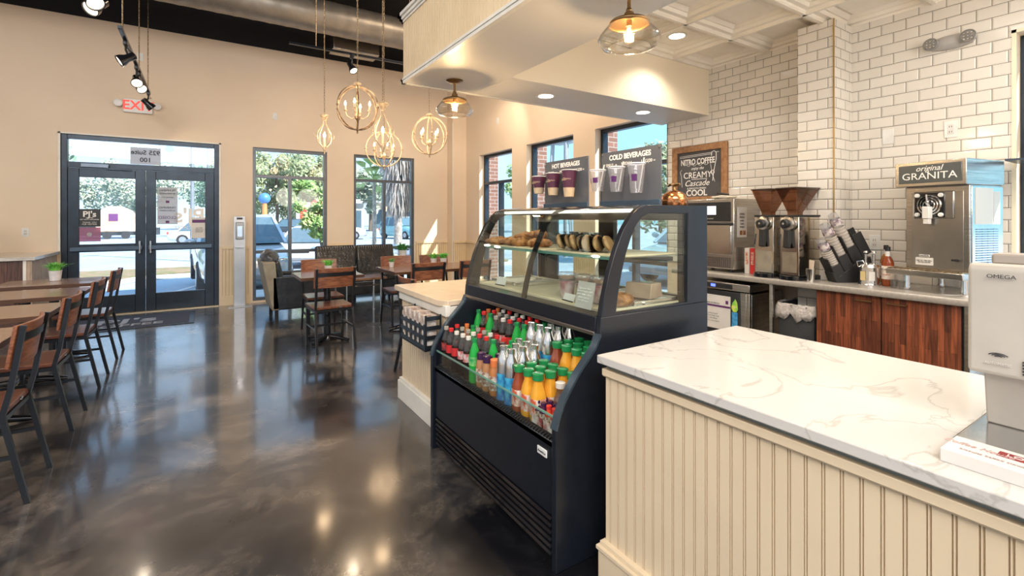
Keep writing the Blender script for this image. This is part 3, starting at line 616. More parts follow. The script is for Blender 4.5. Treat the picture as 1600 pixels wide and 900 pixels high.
R0 = ['cola_blk', 'cola_red', 'cola_wr', 'cola_sil', 'cola_sil', 'green', 'frap', 'frap', 'frap2', 'alu', 'alu', 'rj', 'oj', 'oj']
R1 = ['cola_red', 'cola_blk', 'cola_blk', 'cola_sil', 'cola_red', 'cola_red', 'green', 'frap', 'green', 'alu', 'alu', 'oj', 'oj', 'oj', 'water', 'water']
R2 = ['org', 'green', 'cola_blk', 'cola_blk', 'cola_sil', 'cola_red', 'cola_red', 'green', 'alu', 'alu', 'alu', 'rj', 'rj', 'oj', 'oj', 'water']
R3 = ['green', 'cola_red', 'green', 'cola_blk', 'cola_sil', 'cola_red', 'green', 'green', 'alu', 'alu', 'alu', 'rj', 'oj', 'oj', 'oj', 'oj']
R4 = ['org', 'cola_red', 'cola_blk', 'cola_blk', 'cola_sil', 'cola_red', 'cola_red', 'green', 'green', 'alu', 'alu', 'rj', 'rj', 'oj', 'rj', 'oj']
R5 = ['org', 'cola_sil', 'cola_red', 'cola_blk', 'cola_sil', 'cola_red', 'cola_red', 'greenl', 'greenl', 'alu', 'alu', 'rj', 'rj', 'rj', 'rj', 'rj']
DY = .0722
for ri, (row, x, z) in enumerate(((R0, 1.228, .505), (R1, 1.298, .505), (R2, 1.368, .505), (R3, 1.45, .58), (R4, 1.52, .58), (R5, 1.59, .58))):
    for ci, k in enumerate(row): put(k, x, 2.628-ci*DY, z, ri, ORD[ci])
q = 0
for iy in range(5):
    for ix in range(2):
        k = 'shp' if iy < 2 or ix == 1 else 'shr'; pt = PR[k]
        lab = 'tiny %s shot bottle in pack, %s file, %s' % ('berry' if k == 'shp' else 'red', ('outer', 'inner')[ix], ORD[iy] if iy < 3 else ORD[15-(4-iy)])
        loc = (1.215+ix*.038, 1.668-iy*.038, .5055)
        if pt[1] == 0: o = pt[0]; o.location = loc; o['label'] = lab; o['group'] = 'shot bottles in the case'
        else: copy_tree(pt[0], lab, loc, 0, 'shot bottles in the case')
        pt[1] += 1
for k in PR:
    if PR[k][1] == 0:
        for c in kids(PR[k][0]): bpy.data.objects.remove(c)
        bpy.data.objects.remove(PR[k][0])
M_pack = col('shot_pack_card', (.75, .7, .66), c2=(.35, .05, .06), scale=20)
for (y0, y1, lb) in ((1.612, 1.690, 'far'), (1.495, 1.608, 'near')):
    b = MB(); x0, x1 = 1.194, 1.274; b.box(x0, x0+.002, y0, y1, .506, .542).box(x1-.002, x1, y0, y1, .506, .542).box(x0, x1, y0, y0+.002, .506, .542).box(x0, x1, y1-.002, y1, .506, .542)
    tag(b.build('cardboard_pack', M_pack, smooth=0), 'low printed cardboard pack holding tiny shot bottles, %s one' % lb, 'pack')

# ------------------------------------------------------------------ food in the case
M_crust = mat('baked_crust', (.46, .20, .06), .45, c2=(.17, .06, .02), scale=22, bump=.6, bscale=60)
M_crust2 = mat('pale_pastry', (.55, .33, .15), .55, c2=(.34, .17, .07), scale=20, bump=.5, bscale=50)
M_wrap = glass('cling_film', (.95, .95, .95), .12, .5)
def croissant(m):
    t = thing('croissant', '', 'pastry', group='croissants on the glass shelf'); b = MB(); pts = []; rs = []
    for i in range(15):
        a = R(-92+184*i/14); pts.append((.062*math.sin(a), .045-.062*math.cos(a)+.02, .024)); k = math.sin(math.pi*(i+.6)/15.2)
        rs.append(.005+.021*k*(1+.26*(i % 2)))
    b.tube(pts, rs, 12); b.build('croissant_body', m, t); return t
cp = croissant(M_crust)
spots = [(1.58, 2.58, 0, .3, 'farthest from the camera'), (1.60, 2.47, 0, 1.3, 'second from the far end'), (1.66, 2.53, .0, 2.2, 'behind the first two'), (1.60, 2.35, 0, -.4, 'in the middle of the tray'), (1.67, 2.42, .032, .9, 'lying on top of the others'), (1.63, 2.23, 0, 2.6, 'nearest the centre bar'), (1.70, 2.30, .0, .2, 'at the back of the tray'), (1.67, 2.27, .045, 1.8, 'topmost of the pile')]
for i, (x, y, z, a, s_) in enumerate(spots):
    lab = 'browned croissant on the upper glass shelf, %s' % s_
    if i == 0: cp['label'] = lab; cp.location = (x, y, 1.223+z); cp.rotation_euler = (0, 0, a)
    else: copy_tree(cp, lab, (x, y, 1.223+z), a)
t0 = thing('wrapped_cookie', '', 'pastry', group='wrapped cookies on the glass shelf')
MB().lathe([(.004, -.010), (.034, -.012), (.042, 0), (.034, .013), (.004, .016)], n=18).build('cookie', M_crust2, t0)
MB().box(-.048, .048, -.05, .05, -.0165, -.0155).box(-.048, .048, -.05, .05, .0175, .0185).build('wrapper', M_wrap, t0, smooth=0)
for i in range(9):
    y = 1.97-i*.036; lab = 'film wrapped cookie standing on the upper shelf, %s' % ORD[i if i < 5 else 15-(8-i)]
    o = t0 if i == 0 else copy_tree(t0)
    o['label'] = lab; o.location = (1.585+.03*(i % 3), y, 1.268); o.rotation_euler = (R(90-rnd.uniform(8, 34)), 0, R(rnd.uniform(-28, 28)))
t = thing('ring_pastry', 'round glazed ring pastry on the lower tray beside the side glass', 'pastry', (1.60, 1.575, .989))
MB().tube([(.048*math.cos(a), .048*math.sin(a), .028) for a in [2*math.pi*i/20 for i in range(20)]], [.027*(1+.08*(i % 2)) for i in range(20)], 12, closed=True).build('pastry_ring', M_crust, t, sub=1)
def parfait(x, y, lab):
    t = thing('parfait_cup', lab, 'cup', (x, y, .989), group='parfait cups on the lower deck')
    MB().lathe([(.030, 0), (.033, .01), (.043, .10), (.046, .115)], n=20, cap=False).lathe([(.001, .001), (.03, .001)], n=20, cap=False).build('cup', M_clear, t)
    MB().lathe([(.028, .004), (.031, .012), (.040, .082), (.002, .094)], n=18).build('yoghurt_fill', mat('yoghurt_berry', (.78, .60, .56), .5, c2=(.45, .10, .10), scale=22), t)
    MB().lathe([(.047, .114), (.046, .122), (.040, .13), (.001, .133)], n=20, cap=False).build('lid', M_clear, t)
    MB().lathe([(.036, .098), (.038, .112), (.002, .116)], n=16).build('granola_top', M_crust2, t)
parfait(1.535, 1.86, 'layered parfait cup on the lower deck, leftmost of three'); parfait(1.545, 1.745, 'layered parfait cup on the lower deck, middle of three'); parfait(1.56, 1.655, 'layered parfait cup on the lower deck, nearest the side glass')
t = thing('price_card', 'pale printed card standing inside the front glass near the right end', 'card', (1.408, 1.60, .99), R(0))
MB().prism([(.0, 0), (.004, 0), (.030, .115), (.026, .115)], -.055, .055).build('sheet', mat('card_stock', (.55, .52, .49), .5), t, smooth=0)
text('lettering', 'Signature bites\nserved warm with\nyour daily coffee\nplease ask for\nthe full menu', .0135, (.012, 0, .06), WR, (.22, 0, .97), M_chalk, t, gap=.002)
for (x, y, rz, a, lab) in ((1.48, 2.42, .1, .07, 'small white price card leaning on the lower deck, far end'), (1.47, 1.78, -.1, .05, 'small white price card in front of the parfait cups')):
    t = thing('shelf_card', lab, 'card', (x, y, .989), rz)
    MB().prism([(0, 0), (.003, 0), (.02, a*.7), (.017, a*.7)], -.045, .045).build('sheet', M_paper, t, smooth=0); MB().box(-.002, .0, -.046, .046, 0, .006).build('card_foot', M_black, t, smooth=0)
for (x, y, rz, lab) in ((1.66, 2.40, .2, 'metal tongs lying on the lower deck, far half'), (1.74, 1.62, 1.2, 'metal tongs lying on the lower deck beside the ring pastry')):
    t = thing('serving_tongs', lab, 'tongs', (x, y, .99), rz); MB().bar((-.11, 0, .008), (.12, .016, .02), .014, .003).bar((-.11, 0, .008), (.12, -.016, .02), .014, .003).build('arms', M_steelb, t)
    MB().cyl((-.115, -.008, .008), (-.115, .008, .008), .007).build('hinge', M_steelb, t)
def tray(x, y, lab, z=.989):
    t = thing('serving_tray', lab, 'tray', (x, y, z))
    MB().box(-.15, .15, -.17, .17, 0, .004).box(-.15, .15, -.17, -.165, .004, .018).box(-.15, .15, .165, .17, .004, .018).box(-.15, -.145, -.165, .165, .004, .018).box(.145, .15, -.165, .165, .004, .018).build('tray_pan', M_steelb, t, bev=.001)
    MB().box(-.14, .14, -.16, .16, .005, .007).build('tray_liner', M_paper, t, smooth=0)
tray(1.70, 2.47, 'shallow steel tray with white liner on the lower deck, far end'); tray(1.79, 1.68, 'shallow steel tray with white liner on the lower deck, behind the ring pastry')
t = thing('food_box', 'patterned cardboard food box at the back of the lower deck near the side glass', 'box', (1.80, 1.60, 1.008), .2)
MB().prism([(-.06, 0), (.06, 0), (.045, .07), (-.045, .07)], -.07, .07).build('box_body', mat('kraft_box', (.42, .30, .22), .5, c2=(.30, .20, .15), scale=9), t, bev=.004); MB().box(-.03, .03, -.05, .05, .07, .0725).build('window', M_clear, t, smooth=0)

# ------------------------------------------------------------------ on top of the case
def menu_sign(y0, y1, head, cups, lab, z1=1.765):
    t = thing('menu_sign', lab, 'sign', (1.93, (y0+y1)/2, 1.452)); w = (y1-y0)/2; h = z1-1.452
    MB().box(0, .006, -w, w, .0, h).build('board', M_sign, t, bev=.001)
    MB().box(-.012, .0, -w, w, 0, .035).build('foot_rail', mat('sign_foot', (.06, .10, .15), .3, .3), t, bev=.002)
    for yy in (-w+.012, w-.012): MB().lathe([(.005, 0), (.005, .004)], (-.004, yy, h-.012), 10, Matrix.Rotation(R(90), 4, 'Y')).build('fixing_screw', M_steelb, t)
    text('lettering', head, .040, (0, 0, h-.036), WR, WU, M_chalk, t, off=.0012, sx=.92)
    for (yy, s_, n_) in zip((.14, .01, -.13), ('SM|12', 'MED|16', 'LRG|20'), range(3)):
        text('lettering', s_, .024, (0, yy+.008, h-.076), WR, WU, M_chalk, t); text('lettering', 'oz', .014, (0, yy-.042, h-.076), WR, WU, M_chalk, t)
    return t, h
def hot_cup(x, y, z, s, lab):
    t = thing('paper_cup', lab, 'cup', (x, y, z), group='paper cups shown on the hot drinks sign')
    MB().lathe([(.028, 0), (.0305, .002), (.046, s)], n=24, cap=True).build('cup_body', mat('maroon_cup_print', (.075, .018, .045), .35, c2=(.12, .03, .06), scale=8), t)
    MB().lathe([(.0305, -.001), (.0364, s*.34)], n=24).build('kraft_band', mat('kraft_band', (.62, .47, .30), .6, c2=(.55, .40, .25), scale=30), t)
    MB().lathe([(.046, s-.003), (.0485, s-.001), (.0485, s+.003), (.045, s+.004)], n=24).build('rim', M_paper, t)
    for k in range(3):
        a = R(180+(k-1)*38); r_ = .0415; p = (r_*math.cos(a), r_*math.sin(a), s*.66)
        text('emblem', "PJ's\nCOFFEE" if k == 1 else 'COFFEE', .012, p, (math.sin(a), -math.cos(a), 0), WU, mat('gold_print', (.62, .45, .30), .5), t)
def cold_cup(x, y, z, s, lab):
    t = thing('clear_cup', lab, 'cup', (x, y, z), group='clear cups shown on the cold drinks sign')
    MB().lathe([(.030, 0), (.031, .003), (.046, s)], n=24, cap=False).lathe([(.001, .0), (.03, .0)], n=24, cap=False).build('cup_wall', M_clear, t)
    MB().lathe([(.045, s-.001), (.0485, s), (.0485, s+.005), (.045, s+.006)], n=24, cap=False).build('rim', mat('frosted_rim', (.8, .8, .82), .3), t)
    b = MB(); n = 10
    for a0 in (R(205), R(135)):
        vs = []
        for i in range(n+1):
            a = a0+(i/n-.5)*.75; vs += [(.0385*math.cos(a), .0385*math.sin(a), s*.40), (.0420*math.cos(a), .0420*math.sin(a), s*.64)]
        b.add(vs, [(2*i, 2*i+1, 2*i+3, 2*i+2) for i in range(n)])
    b.build('printed_panel', mat('purple_cup_print', (.10, .02, .13), .4), t)
    MB().tube([(-.01, -.024, .004), (.008, -.044, s+.03)], .0035, 8).build('straw', M_paper, t)
t, h = menu_sign(2.14, 2.575, 'HOT BEVERAGES', 0, 'charcoal HOT BEVERAGES sign with three paper cups, on top of the display case')
for (y, s_, z, lab) in ((2.575, .112, 1.555, 'smallest maroon paper cup fixed to the hot drinks sign, left'), (2.42, .138, 1.538, 'middle sized maroon paper cup fixed to the hot drinks sign'), (2.262, .162, 1.522, 'tallest maroon paper cup fixed to the hot drinks sign, right')): hot_cup(1.877, y-.005, z, s_, lab)
t, h = menu_sign(1.60, 2.03, 'COLD BEVERAGES', 0, 'charcoal COLD BEVERAGES sign with three clear cups, on top of the display case')
for (y, s_, z, lab) in ((2.0, .118, 1.542, 'smallest clear plastic cup fixed to the cold drinks sign, left'), (1.855, .132, 1.532, 'middle sized clear plastic cup fixed to the cold drinks sign'), (1.712, .150, 1.52, 'tallest clear plastic cup fixed to the cold drinks sign, right')): cold_cup(1.874, y, z, s_, lab)
t = thing('copper_dome', 'polished copper dome with a cross shaped handle, on the display case', 'dome', (2.03, 1.60, 1.452))
MB().lathe([(.064, 0), (.068, .006), (.068, .028), (.064, .032), (.064, .042), (.054, .062), (.032, .076), (.01, .082)], n=32).build('dome', M_copper, t)
MB().lathe([(.012, .080), (.007, .088), (.006, .104), (.010, .110)], n=14).build('stem', M_brass, t)
MB().tube([(0, -.035, .112), (0, -.012, .108), (0, .012, .114), (0, .038, .106)], [.006, .008, .008, .005], 8).tube([(-.03, 0, .108), (.02, 0, .116)], .006, 8).build('cross_handle', M_brass, t)

# ------------------------------------------------------------------ magazine rack on the far counter
M_rack = mat('blackened_steel_strap', (.06, .075, .09), .3, .8)
t = thing('magazine_rack', 'woven strap metal rack of leaflets on the low counter front', 'rack', (1.25, 2.98, .56))
b = MB(); X0, X1, Y0, Y1 = -.105, .005, -.215, .215
for z in (.01, .07, .13): b.box(X0, X0+.003, Y0, Y1, z, z+.026)
for k in range(6): y = Y0+.01+k*(Y1-Y0-.04)/5; b.box(X0+.003, X0+.006, y, y+.022, .0, .165)
for z in (.01, .07, .13, .19): b.box(X0, X1, Y0-.003, Y0, z, z+.026); b.box(X0, X1, Y1, Y1+.003, z, z+.026)
for yy in (Y0-.005, Y1+.001): b.box(X0-.002, X0+.012, yy, yy+.004, 0, .225).box(X1-.012, X1, yy, yy+.004, 0, .225)
b.box(X0, X1, Y0, Y1, 0, .004); b.build('strap_basket', M_rack, t, smooth=0)
for k in range(5):
    y = 2.80+k*.083; o = MB().box(-.04, .04, -.022, .022, 0, .215+.01*(k % 2)).build('leaflet_stack', mat('leaflet_paper', (.70, .66, .62), .5, c2=(.35, .25, .2), scale=25), bev=.002)
    o.location = (1.193, y, .565); o.rotation_euler = (R(-5), 0, 0)
    tag(o, 'upright stack of pale leaflets in the strap rack, %s' % ('nearest the display case', 'second from the display case', 'middle of the rack', 'second from the far end', 'at the far end')[k], 'leaflets', 'leaflet stacks in the rack')

# ------------------------------------------------------------------ back bar
ZB = .902; XE = 3.835
b = MB().prism([(XE, ZB-.045), (XE-.006, ZB-.035), (XE-.006, ZB-.008), (XE, ZB), (XB-.013, ZB), (XB-.013, ZB-.045)], -.3, 3.05)
tag(b.build('back_bar_worktop', M_grayc, bev=.003), 'long grey worktop of the back bar along the tiled wall', 'worktop')
t = thing('cabinet', 'mahogany block two door base cabinet under the grey worktop', 'cabinet', (0, 0, 0))
MB().box(3.90, 4.43, .93, 1.765, .08, ZB-.046).box(3.95, 4.43, .95, 1.75, 0, .08).build('carcass', M_plastic, t, smooth=0)
for (y0, y1, hy) in ((1.358, 1.762, 1.45), (.945, 1.350, 1.262)):
    d = MB().box(3.878, 3.898, y0, y1, .10, ZB-.05).build('door', M_cab, t, bev=.001)
    MB().tube([(3.878, hy+.05, .815), (3.852, hy+.05, .815), (3.852, hy-.05, .815), (3.878, hy-.05, .815)], .005, 8).build('handle', M_brass, d)
MB().box(3.875, 4.43, .905, .93, 0, ZB-.046).build('end_panel', M_steel, t, smooth=0)
tag(MB().box(3.87, 3.90, 2.09, 2.115, 0, ZB-.045).box(3.85, 3.92, 2.08, 2.125, ZB-.05, ZB-.045).build('steel_post', M_steel, bev=.002), 'thin stainless support post between the undercounter appliance and bin', 'post')
t = thing('undercounter_dishwasher', 'stainless undercounter machine with blue display and paper sheet on its door', 'appliance')
MB().box(3.90, 4.40, 2.28, 2.90, .05, .74).build('body', M_steel, t, bev=.004)
MB().box(3.84, 4.41, 2.265, 2.92, .76, .825).build('top_hood', M_steel, t, bev=.006)
pn = MB().box(3.835, 3.84, 2.42, 2.90, .772, .812).build('control_panel', M_plastic, t, bev=.002)
for y in (2.60, 2.72, 2.80): MB().box(3.832, 3.835, y-.022, y+.022, .780, .804).build('blue_display', emis('blue_led', (.08, .12, 1), 2.5), pn, smooth=0)
dr = MB().box(3.87, 3.90, 2.36, 2.90, .12, .745).build('door', mat('dark_door_steel', (.10, .11, .12), .3, .8), t, bev=.004)
MB().box(3.86, 3.872, 2.305, 2.33, .12, .745).box(3.868, 3.90, 2.28, 2.36, .1, .75).build('door_edge', M_steel, t, bev=.003)
for k in range(4): MB().lathe([(.02, 0), (.02, .05)], ((3.93, 4.37)[k % 2], (2.32, 2.86)[k//2], 0), 12).build('foot', M_steelb, t)
sh = MB().box(3.867, 3.870, 2.455, 2.86, .40, .70).build('instruction_sheet', M_paper, t, smooth=0); sh['label'] = 'white printed sheet with a purple band'
MB().box(3.8655, 3.867, 2.455, 2.86, .595, .612).build('purple_band', M_ppurple, sh, smooth=0)
MB().box(3.8655, 3.867, 2.475, 2.50, .63, .66).box(3.8655, 3.867, 2.80, 2.825, .63, .66).build('small_crest', M_ppurple, sh, smooth=0)
text('lettering', 'CLEANING SCHEDULE', .018, (3.867, 2.65, .625), WR, WU, M_ink, sh)
text('lettering', 'rinse every hour\nwipe door and seal\nempty the filter\ncheck the detergent', .022, (3.867, 2.65, .50), WR, WU, mat('grey_ink', (.4, .4, .4), .6), sh)
lf = MB().prism([(2.385, .60), (2.40, .575), (2.43, .575), (2.445, .61), (2.435, .65), (2.41, .685), (2.392, .655)], 3.866, 3.870, 'x').build('leaf_sticker', mat('leaf_green', (.22, .62, .10), .4, c2=(.7, .8, .1), scale=20), t); lf['label'] = 'green leaf shaped sticker'
text('lettering', 'eco', .028, (3.866, 2.415, .618), WR, WU, M_paper, lf)
MB().box(3.866, 3.870, 2.39, 2.44, .40, .57).build('energy_sticker', mat('blue_sticker', (.02, .22, .55), .4, c2=(.1, .4, .7), scale=30), t, smooth=0)
t = thing('waste_bin', 'dark grey square waste bin with white liner under the back bar', 'bin', (4.10, 1.935, 0))
MB().lathe([(.15, 0), (.155, .01), (.185, .42), (.19, .44), (.195, .66), (.205, .665), (.205, .70), (.185, .70), (.18, .02)], n=32, sq=6, cap=False, M=Matrix.Diagonal((1.0, .78, 1, 1))).build('bin_body', M_rubber, t)
b = MB(); n = 48; vs = []
for j, (k, z) in enumerate(((.93, .60), (.955, .705), (1.02, .712), (1.06, .69), (1.075, .64), (1.06, .60))):
    for i in range(n):
        a = 2*math.pi*i/n; x, y = math.cos(a), math.sin(a); q = (abs(x)**6+abs(y)**6)**(-1/6)
        jj = (.014*math.sin(i*2.3+j)+.010*math.sin(i*5.1)) if j > 1 else 0; zz = z+(.02*math.sin(i*1.7)+.02*math.sin(i*.9) if j == 5 else .004*math.sin(i*3))
        vs.append((x*q*(.2*k+jj*.4), y*q*(.2*k+jj*.4)*.78, zz))
b.add(vs, [(j*n+i, j*n+(i+1) % n, (j+1)*n+(i+1) % n, (j+1)*n+i) for j in range(5) for i in range(n)]); b.build('bin_liner', M_liner, t, solid=.002)
# oven
t = thing('countertop_oven', 'stainless rapid cook oven with a black control panel beside the case', 'oven', (3.93, 2.46, ZB))
MB().box(0, .42, 0, .52, .03, .665).build('body', M_steel, t, bev=.008)
cpn = MB().box(-.008, .0, .03, .49, .46, .635).build('control_panel', M_plastic, t, bev=.006); MB().box(-.010, -.008, .17, .30, .52, .60).build('screen', emis('oven_screen', (.62, .66, .72), .8), cpn, smooth=0)
text('lettering', 'Merrychef', .018, (-.009, .235, .485), WR, WU, M_paper, cpn)
MB().box(-.012, .0, .02, .50, .16, .43).build('door', M_steelb, t, bev=.006); MB().tube([(-.01, .01, .435), (-.045, .01, .438), (-.045, .51, .438), (-.01, .51, .435)], .012, 10).build('handle', M_plastic, t)
b = MB()
for k in range(8):
    for j in range(22): b.box(-.004, .001, .03+j*.021, .043+j*.021, .05+k*.011, .056+k*.011)
MB().box(-.003, .001, .02, .50, .04, .145).build('vent_panel', M_steel, t, smooth=0); b.build('vent_slots', M_plastic, t, smooth=0)
for k in range(4): MB().lathe([(.018, 0), (.018, .03)], ((.05, .37)[k % 2], (.06, .46)[k//2], 0), 12).build('foot', M_plastic, t)
t = thing('folded_towel', 'crumpled cream cloth with a dark handled scraper on top of the oven', 'cloth', (4.02, 2.62, ZB+.667))
MB().ico((0, 0, .014), .11, 3, (.8, 1.0, .16), .12, seed=3).build('cloth', mat('cream_cloth', (.72, .66, .56), .8), t)
MB().tube([(0, .06, .055), (0, -.05, .035)], .011, 10).build('scraper_handle', M_plastic, t)
t = thing('taped_sheet', 'printed paper sheet taped to the side of the oven', 'sheet', (4.00, 2.457, 1.22)); MB().box(-.03, .12, -.002, 0, 0, .27).build('sheet', M_paper, t, smooth=0)
text('lettering', 'OVEN\nMENU\nmelts\ntoast\nwraps', .028, (.045, -.002, .15), AR, WU, M_ink, t); MB().box(.01, .05, -.003, -.002, .02, .06).box(.06, .10, -.003, -.002, .02, .06).build('picture', M_crust, t, smooth=0)
for (y, m_, lab) in ((2.395, M_paper, 'cream tea carton standing between oven and grinder'), (2.345, mat('red_carton', (.65, .03, .03), .4), 'red tea carton standing between oven and grinder')):
    t = thing('tea_carton', lab, 'carton', (4.02, y, ZB)); MB().box(0, .12, -.022, .022, 0, .225).build('carton', m_, t, bev=.002); MB().box(-.001, 0, -.012, .012, .08, .19).build('label_panel', mat('carton_label', (.7, .6, .45), .5, c2=(.5, .1, .1), scale=50), t, smooth=0)
# grinders
def grinder(x, y, rz, lab):
    t = thing('coffee_grinder', lab, 'grinder', (x, y, ZB), rz, 'coffee grinders on the back bar')
    MB().box(-.01, .26, -.085, .085, 0, .035).prism([(-.05*math.cos(a), .085*math.sin(a)) for a in [R(-90+18*k) for k in range(11)]], 0, .035, 'z').build('base', M_blackg, t, bev=.003)
    MB().box(.0, .25, -.08, .08, .035, .50).build('body', mat('mirror_steel', (.70, .66, .60), .12, 1, c2=(.6, .56, .5), scale=3), t, bev=.005)
    MB().box(-.004, .255, -.084, .084, .50, .515).build('top_plate', M_plastic, t, bev=.003)
    R90 = Matrix.Rotation(R(-90), 4, 'Y')
    MB().lathe([(.062, 0), (.062, .02), (.055, .035), (.03, .04)], (.0, .0, .445), 28, R90).build('burr_housing', M_steel, t)
    MB().lathe([(.036, .03), (.036, .06), (.028, .068)], (0, 0, .445), 24, R90).build('dial', M_plastic, t); MB().lathe([(.009, .06), (.009, .073)], (0, 0, .445), 12, R90).build('dial_cap', M_steelb, t)
    MB().prism([(-.045, .26), (-.02, .25), (0, .30), (0, .40), (-.035, .40)], -.022, .022).tube([(-.03, .05, .36), (-.05, .05, .27)], .006, 8).build('spout', M_plastic, t, bev=.003)
    MB().box(-.002, 0, -.06, .06, .06, .22).build('badge_plate', mat('plate_gold', (.62, .56, .44), .25, .8, c2=(.5, .45, .36), scale=14), t, smooth=0)
    b = MB(); o = [(-.04, -.083), (.24, -.083), (.24, .083), (-.04, .083)]; i = [(.03, -.035), (.11, -.035), (.11, .035), (.03, .035)]
    vs = [(u, v, .725) for u, v in o]+[(u, v, .535) for u, v in i]+[(u, v, .515) for u, v in i]
    b.add(vs, [(k, (k+1) % 4, 4+(k+1) % 4, 4+k) for k in range(4)]+[(4+k, 4+(k+1) % 4, 8+(k+1) % 4, 8+k) for k in range(4)]); b.build('hopper', M_smoke, t, smooth=0, solid=.004)
    MB().box(-.046, .246, -.089, .089, .722, .732).build('hopper_lid', mat('dark_lid', (.07, .045, .035), .3), t, bev=.003)
    return t
grinder(3.90, 2.175, 0, 'mirror steel coffee grinder with brown hopper, beside the red carton')
grinder(3.885, 1.965, R(-9), 'mirror steel coffee grinder with brown hopper, beside the steel tumbler')
t = thing('steel_tumbler', 'steel tumbler holding wrapped stirrers in front of the grinder', 'tumbler', (3.90, 1.815, ZB))
MB().lathe([(.026, 0), (.033, .095), (.035, .10), (.031, .10), (.024, .004)], n=24, cap=False).lathe([(.0, .004), (.026, .004)], n=24, cap=False).build('tumbler_wall', M_steelb, t)
for k in range(5): MB().bar((-.005+.004*k, .004*k-.008, .01), (-.01+.010*k, .012*k-.03, .165), .009, .004).build('stirrer', mat('stirrer_wrap', (.70, .60, .50), .5), t)
# cup dispenser
t = thing('cup_dispenser', 'black angled dispenser holding sleeves of clear cups', 'dispenser', (4.15, 1.655, ZB))
CR = Vector((.84, -.543, 0)); T_ = (CR*-.46+Vector((0, 0, .89))).normalized(); N_ = Vector((.543, .84, 0)); U_ = T_.cross(N_).normalized()
if U_.z > 0: U_ = -U_                                            # side that carries the cups
b = MB()
pl = [CR*a+Vector((0, 0, z)) for a, z in ((-.13, 0), (.10, 0), (.15, .10), (.13, .20), (.02, .15), (-.10, .05), (-.16, .08))]
b.add([p-N_*.05 for p in pl]+[p+N_*.05 for p in pl], [tuple(range(7))[::-1], tuple(range(7, 14))]+[(i, (i+1) % 7, 7+(i+1) % 7, 7+i) for i in range(7)])
b.build('dispenser_base', M_plastic, t, bev=.004)
starts = ((-.085, .06, .25), (-.02, .11, .34), (.05, .17, .36), (.115, .22, .20))
for k, (s1_, z1_, ln) in enumerate(starts):
    p = CR*s1_+Vector((0, 0, z1_)); tb = MB(); f = 1 if k == 3 else .62
    tb.bar(p+U_*.047, p+U_*.047+T_*ln*f, .006, .098, up=U_.cross(T_)); tb.bar(p+N_*.047, p+N_*.047+T_*ln*f, .094, .006, up=N_)
    tb.bar(p-N_*.047+U_*.012, p-N_*.047+U_*.012+T_*ln*(.34 if k < 3 else .9), .07, .006, up=N_)
    tb.build('channel', M_plastic, t, smooth=0)
for k, (s1_, z1_, ln) in enumerate(starts[:3]):
    p = Vector((4.15, 1.655, ZB))+CR*s1_+Vector((0, 0, z1_)); o_ = thing('cup_stack', 'sleeve of clear plastic cups in the angled dispenser, %s' % ('nearest the grinders and lowest', 'middle of the three', 'rearmost and highest')[k], 'cups', p, group='cup sleeves in the dispenser')
    Mx = T_.to_track_quat('Z', 'Y').to_matrix().to_4x4(); L_ = ln*.95
    pr = [(.034, 0)]
    for j in range(12): z = L_*.86*j/12; pr += [(.041, z+.002), (.041, z+.008), (.0375, z+.011)]
    MB().lathe(pr, n=20, M=Mx, cap=False).build('nested_cups', glass('stacked_cup_plastic', (.8, .78, .76), .1, 1.4, body=.7, bodycol=(.62, .57, .52)), o_)
    MB().lathe([(.040, L_*.86), (.038, L_*.93), (.030, L_*.86+.10), (.001, L_*.86+.10)], n=20, M=Mx, cap=False).build('outer_cup', M_clear, o_)
    MB().lathe([(.0405, L_*.86+.012), (.0365, L_*.86+.055)], n=20, M=Mx, cap=False).build('cup_print', mat('cup_print', (.62, .56, .54), .5, c2=(.10, .03, .12), scale=36), o_)
# pump pot and bottles
t = thing('syrup_canister', 'stainless canister with two black topped pumps beside the cup dispenser', 'canister', (4.10, 1.505, ZB))
MB().lathe([(.066, 0), (.068, .004), (.066, .010), (.062, .012), (.062, .125), (.066, .13), (.055, .15), (.03, .158), (.005, .16)], n=32).build('canister_body', M_steelb, t)
for (dx, dy) in ((-.0, .022), (.0, -.028)):
    MB().tube([(dx, dy, .15), (dx, dy, .225)], .010, 12).tube([(dx, dy, .235), (dx, dy, .247)], [.016, .014], 12).build('pump', M_plastic if dx else M_steel, t)
MB().tube([(-.04, .055, .13), (-.05, .06, .17), (-.03, .03, .175), (-.02, .02, .15)], .004, 8).build('wire_handle', M_steelb, t)
for (a, m_) in ((R(165), mat('yellow_label', (.75, .6, .3), .5)), (R(215), M_paper)):
    MB().box(-.018, .018, -.001, 0, .035, .10).build('label', m_, t, smooth=0).matrix_local = Matrix.Translation((.0635*math.cos(a), .0635*math.sin(a), 0)) @ Matrix.Rotation(a+R(90), 4, 'Z')
def syrup(x, y, lab, liq, cap):
    t = thing('syrup_bottle', lab, 'bottle', (x, y, ZB), group='syrup bottles on the back bar')
    MB().lathe([(.034, 0), (.037, .006), (.037, .165), (.030, .19), (.015, .215), (.013, .25)], n=24).build('body', liq, t)
    MB().lathe([(.0376, .05), (.0376, .145)], n=24, cap=False).build('label', mat('syrup_label', (.80, .74, .66), .5, c2=(.72, .60, .5), scale=30), t)
    MB().lathe([(.0155, .215), (.0145, .25)], n=16, cap=False).build('neck_label', M_paper, t)
    MB().lathe([(.016, .25), (.016, .28), (.013, .283)], n=16).build('cap', cap, t)
    text('lettering', 'MONIN', .018, (-.0385, 0, .12), WR, WU, M_ink, t); text('lettering', 'Caramel', .016, (-.0385, 0, .085), WR, WU, mat('label_red_ink', (.5, .05, .05), .5), t, shear=.3)
M_amb = mat('amber_syrup', (.28, .06, .015), .08, c2=(.16, .03, .01), scale=10)
syrup(4.14, 1.405, 'red amber syrup bottle with black cap, left of the granita machine', M_amb, M_plastic)
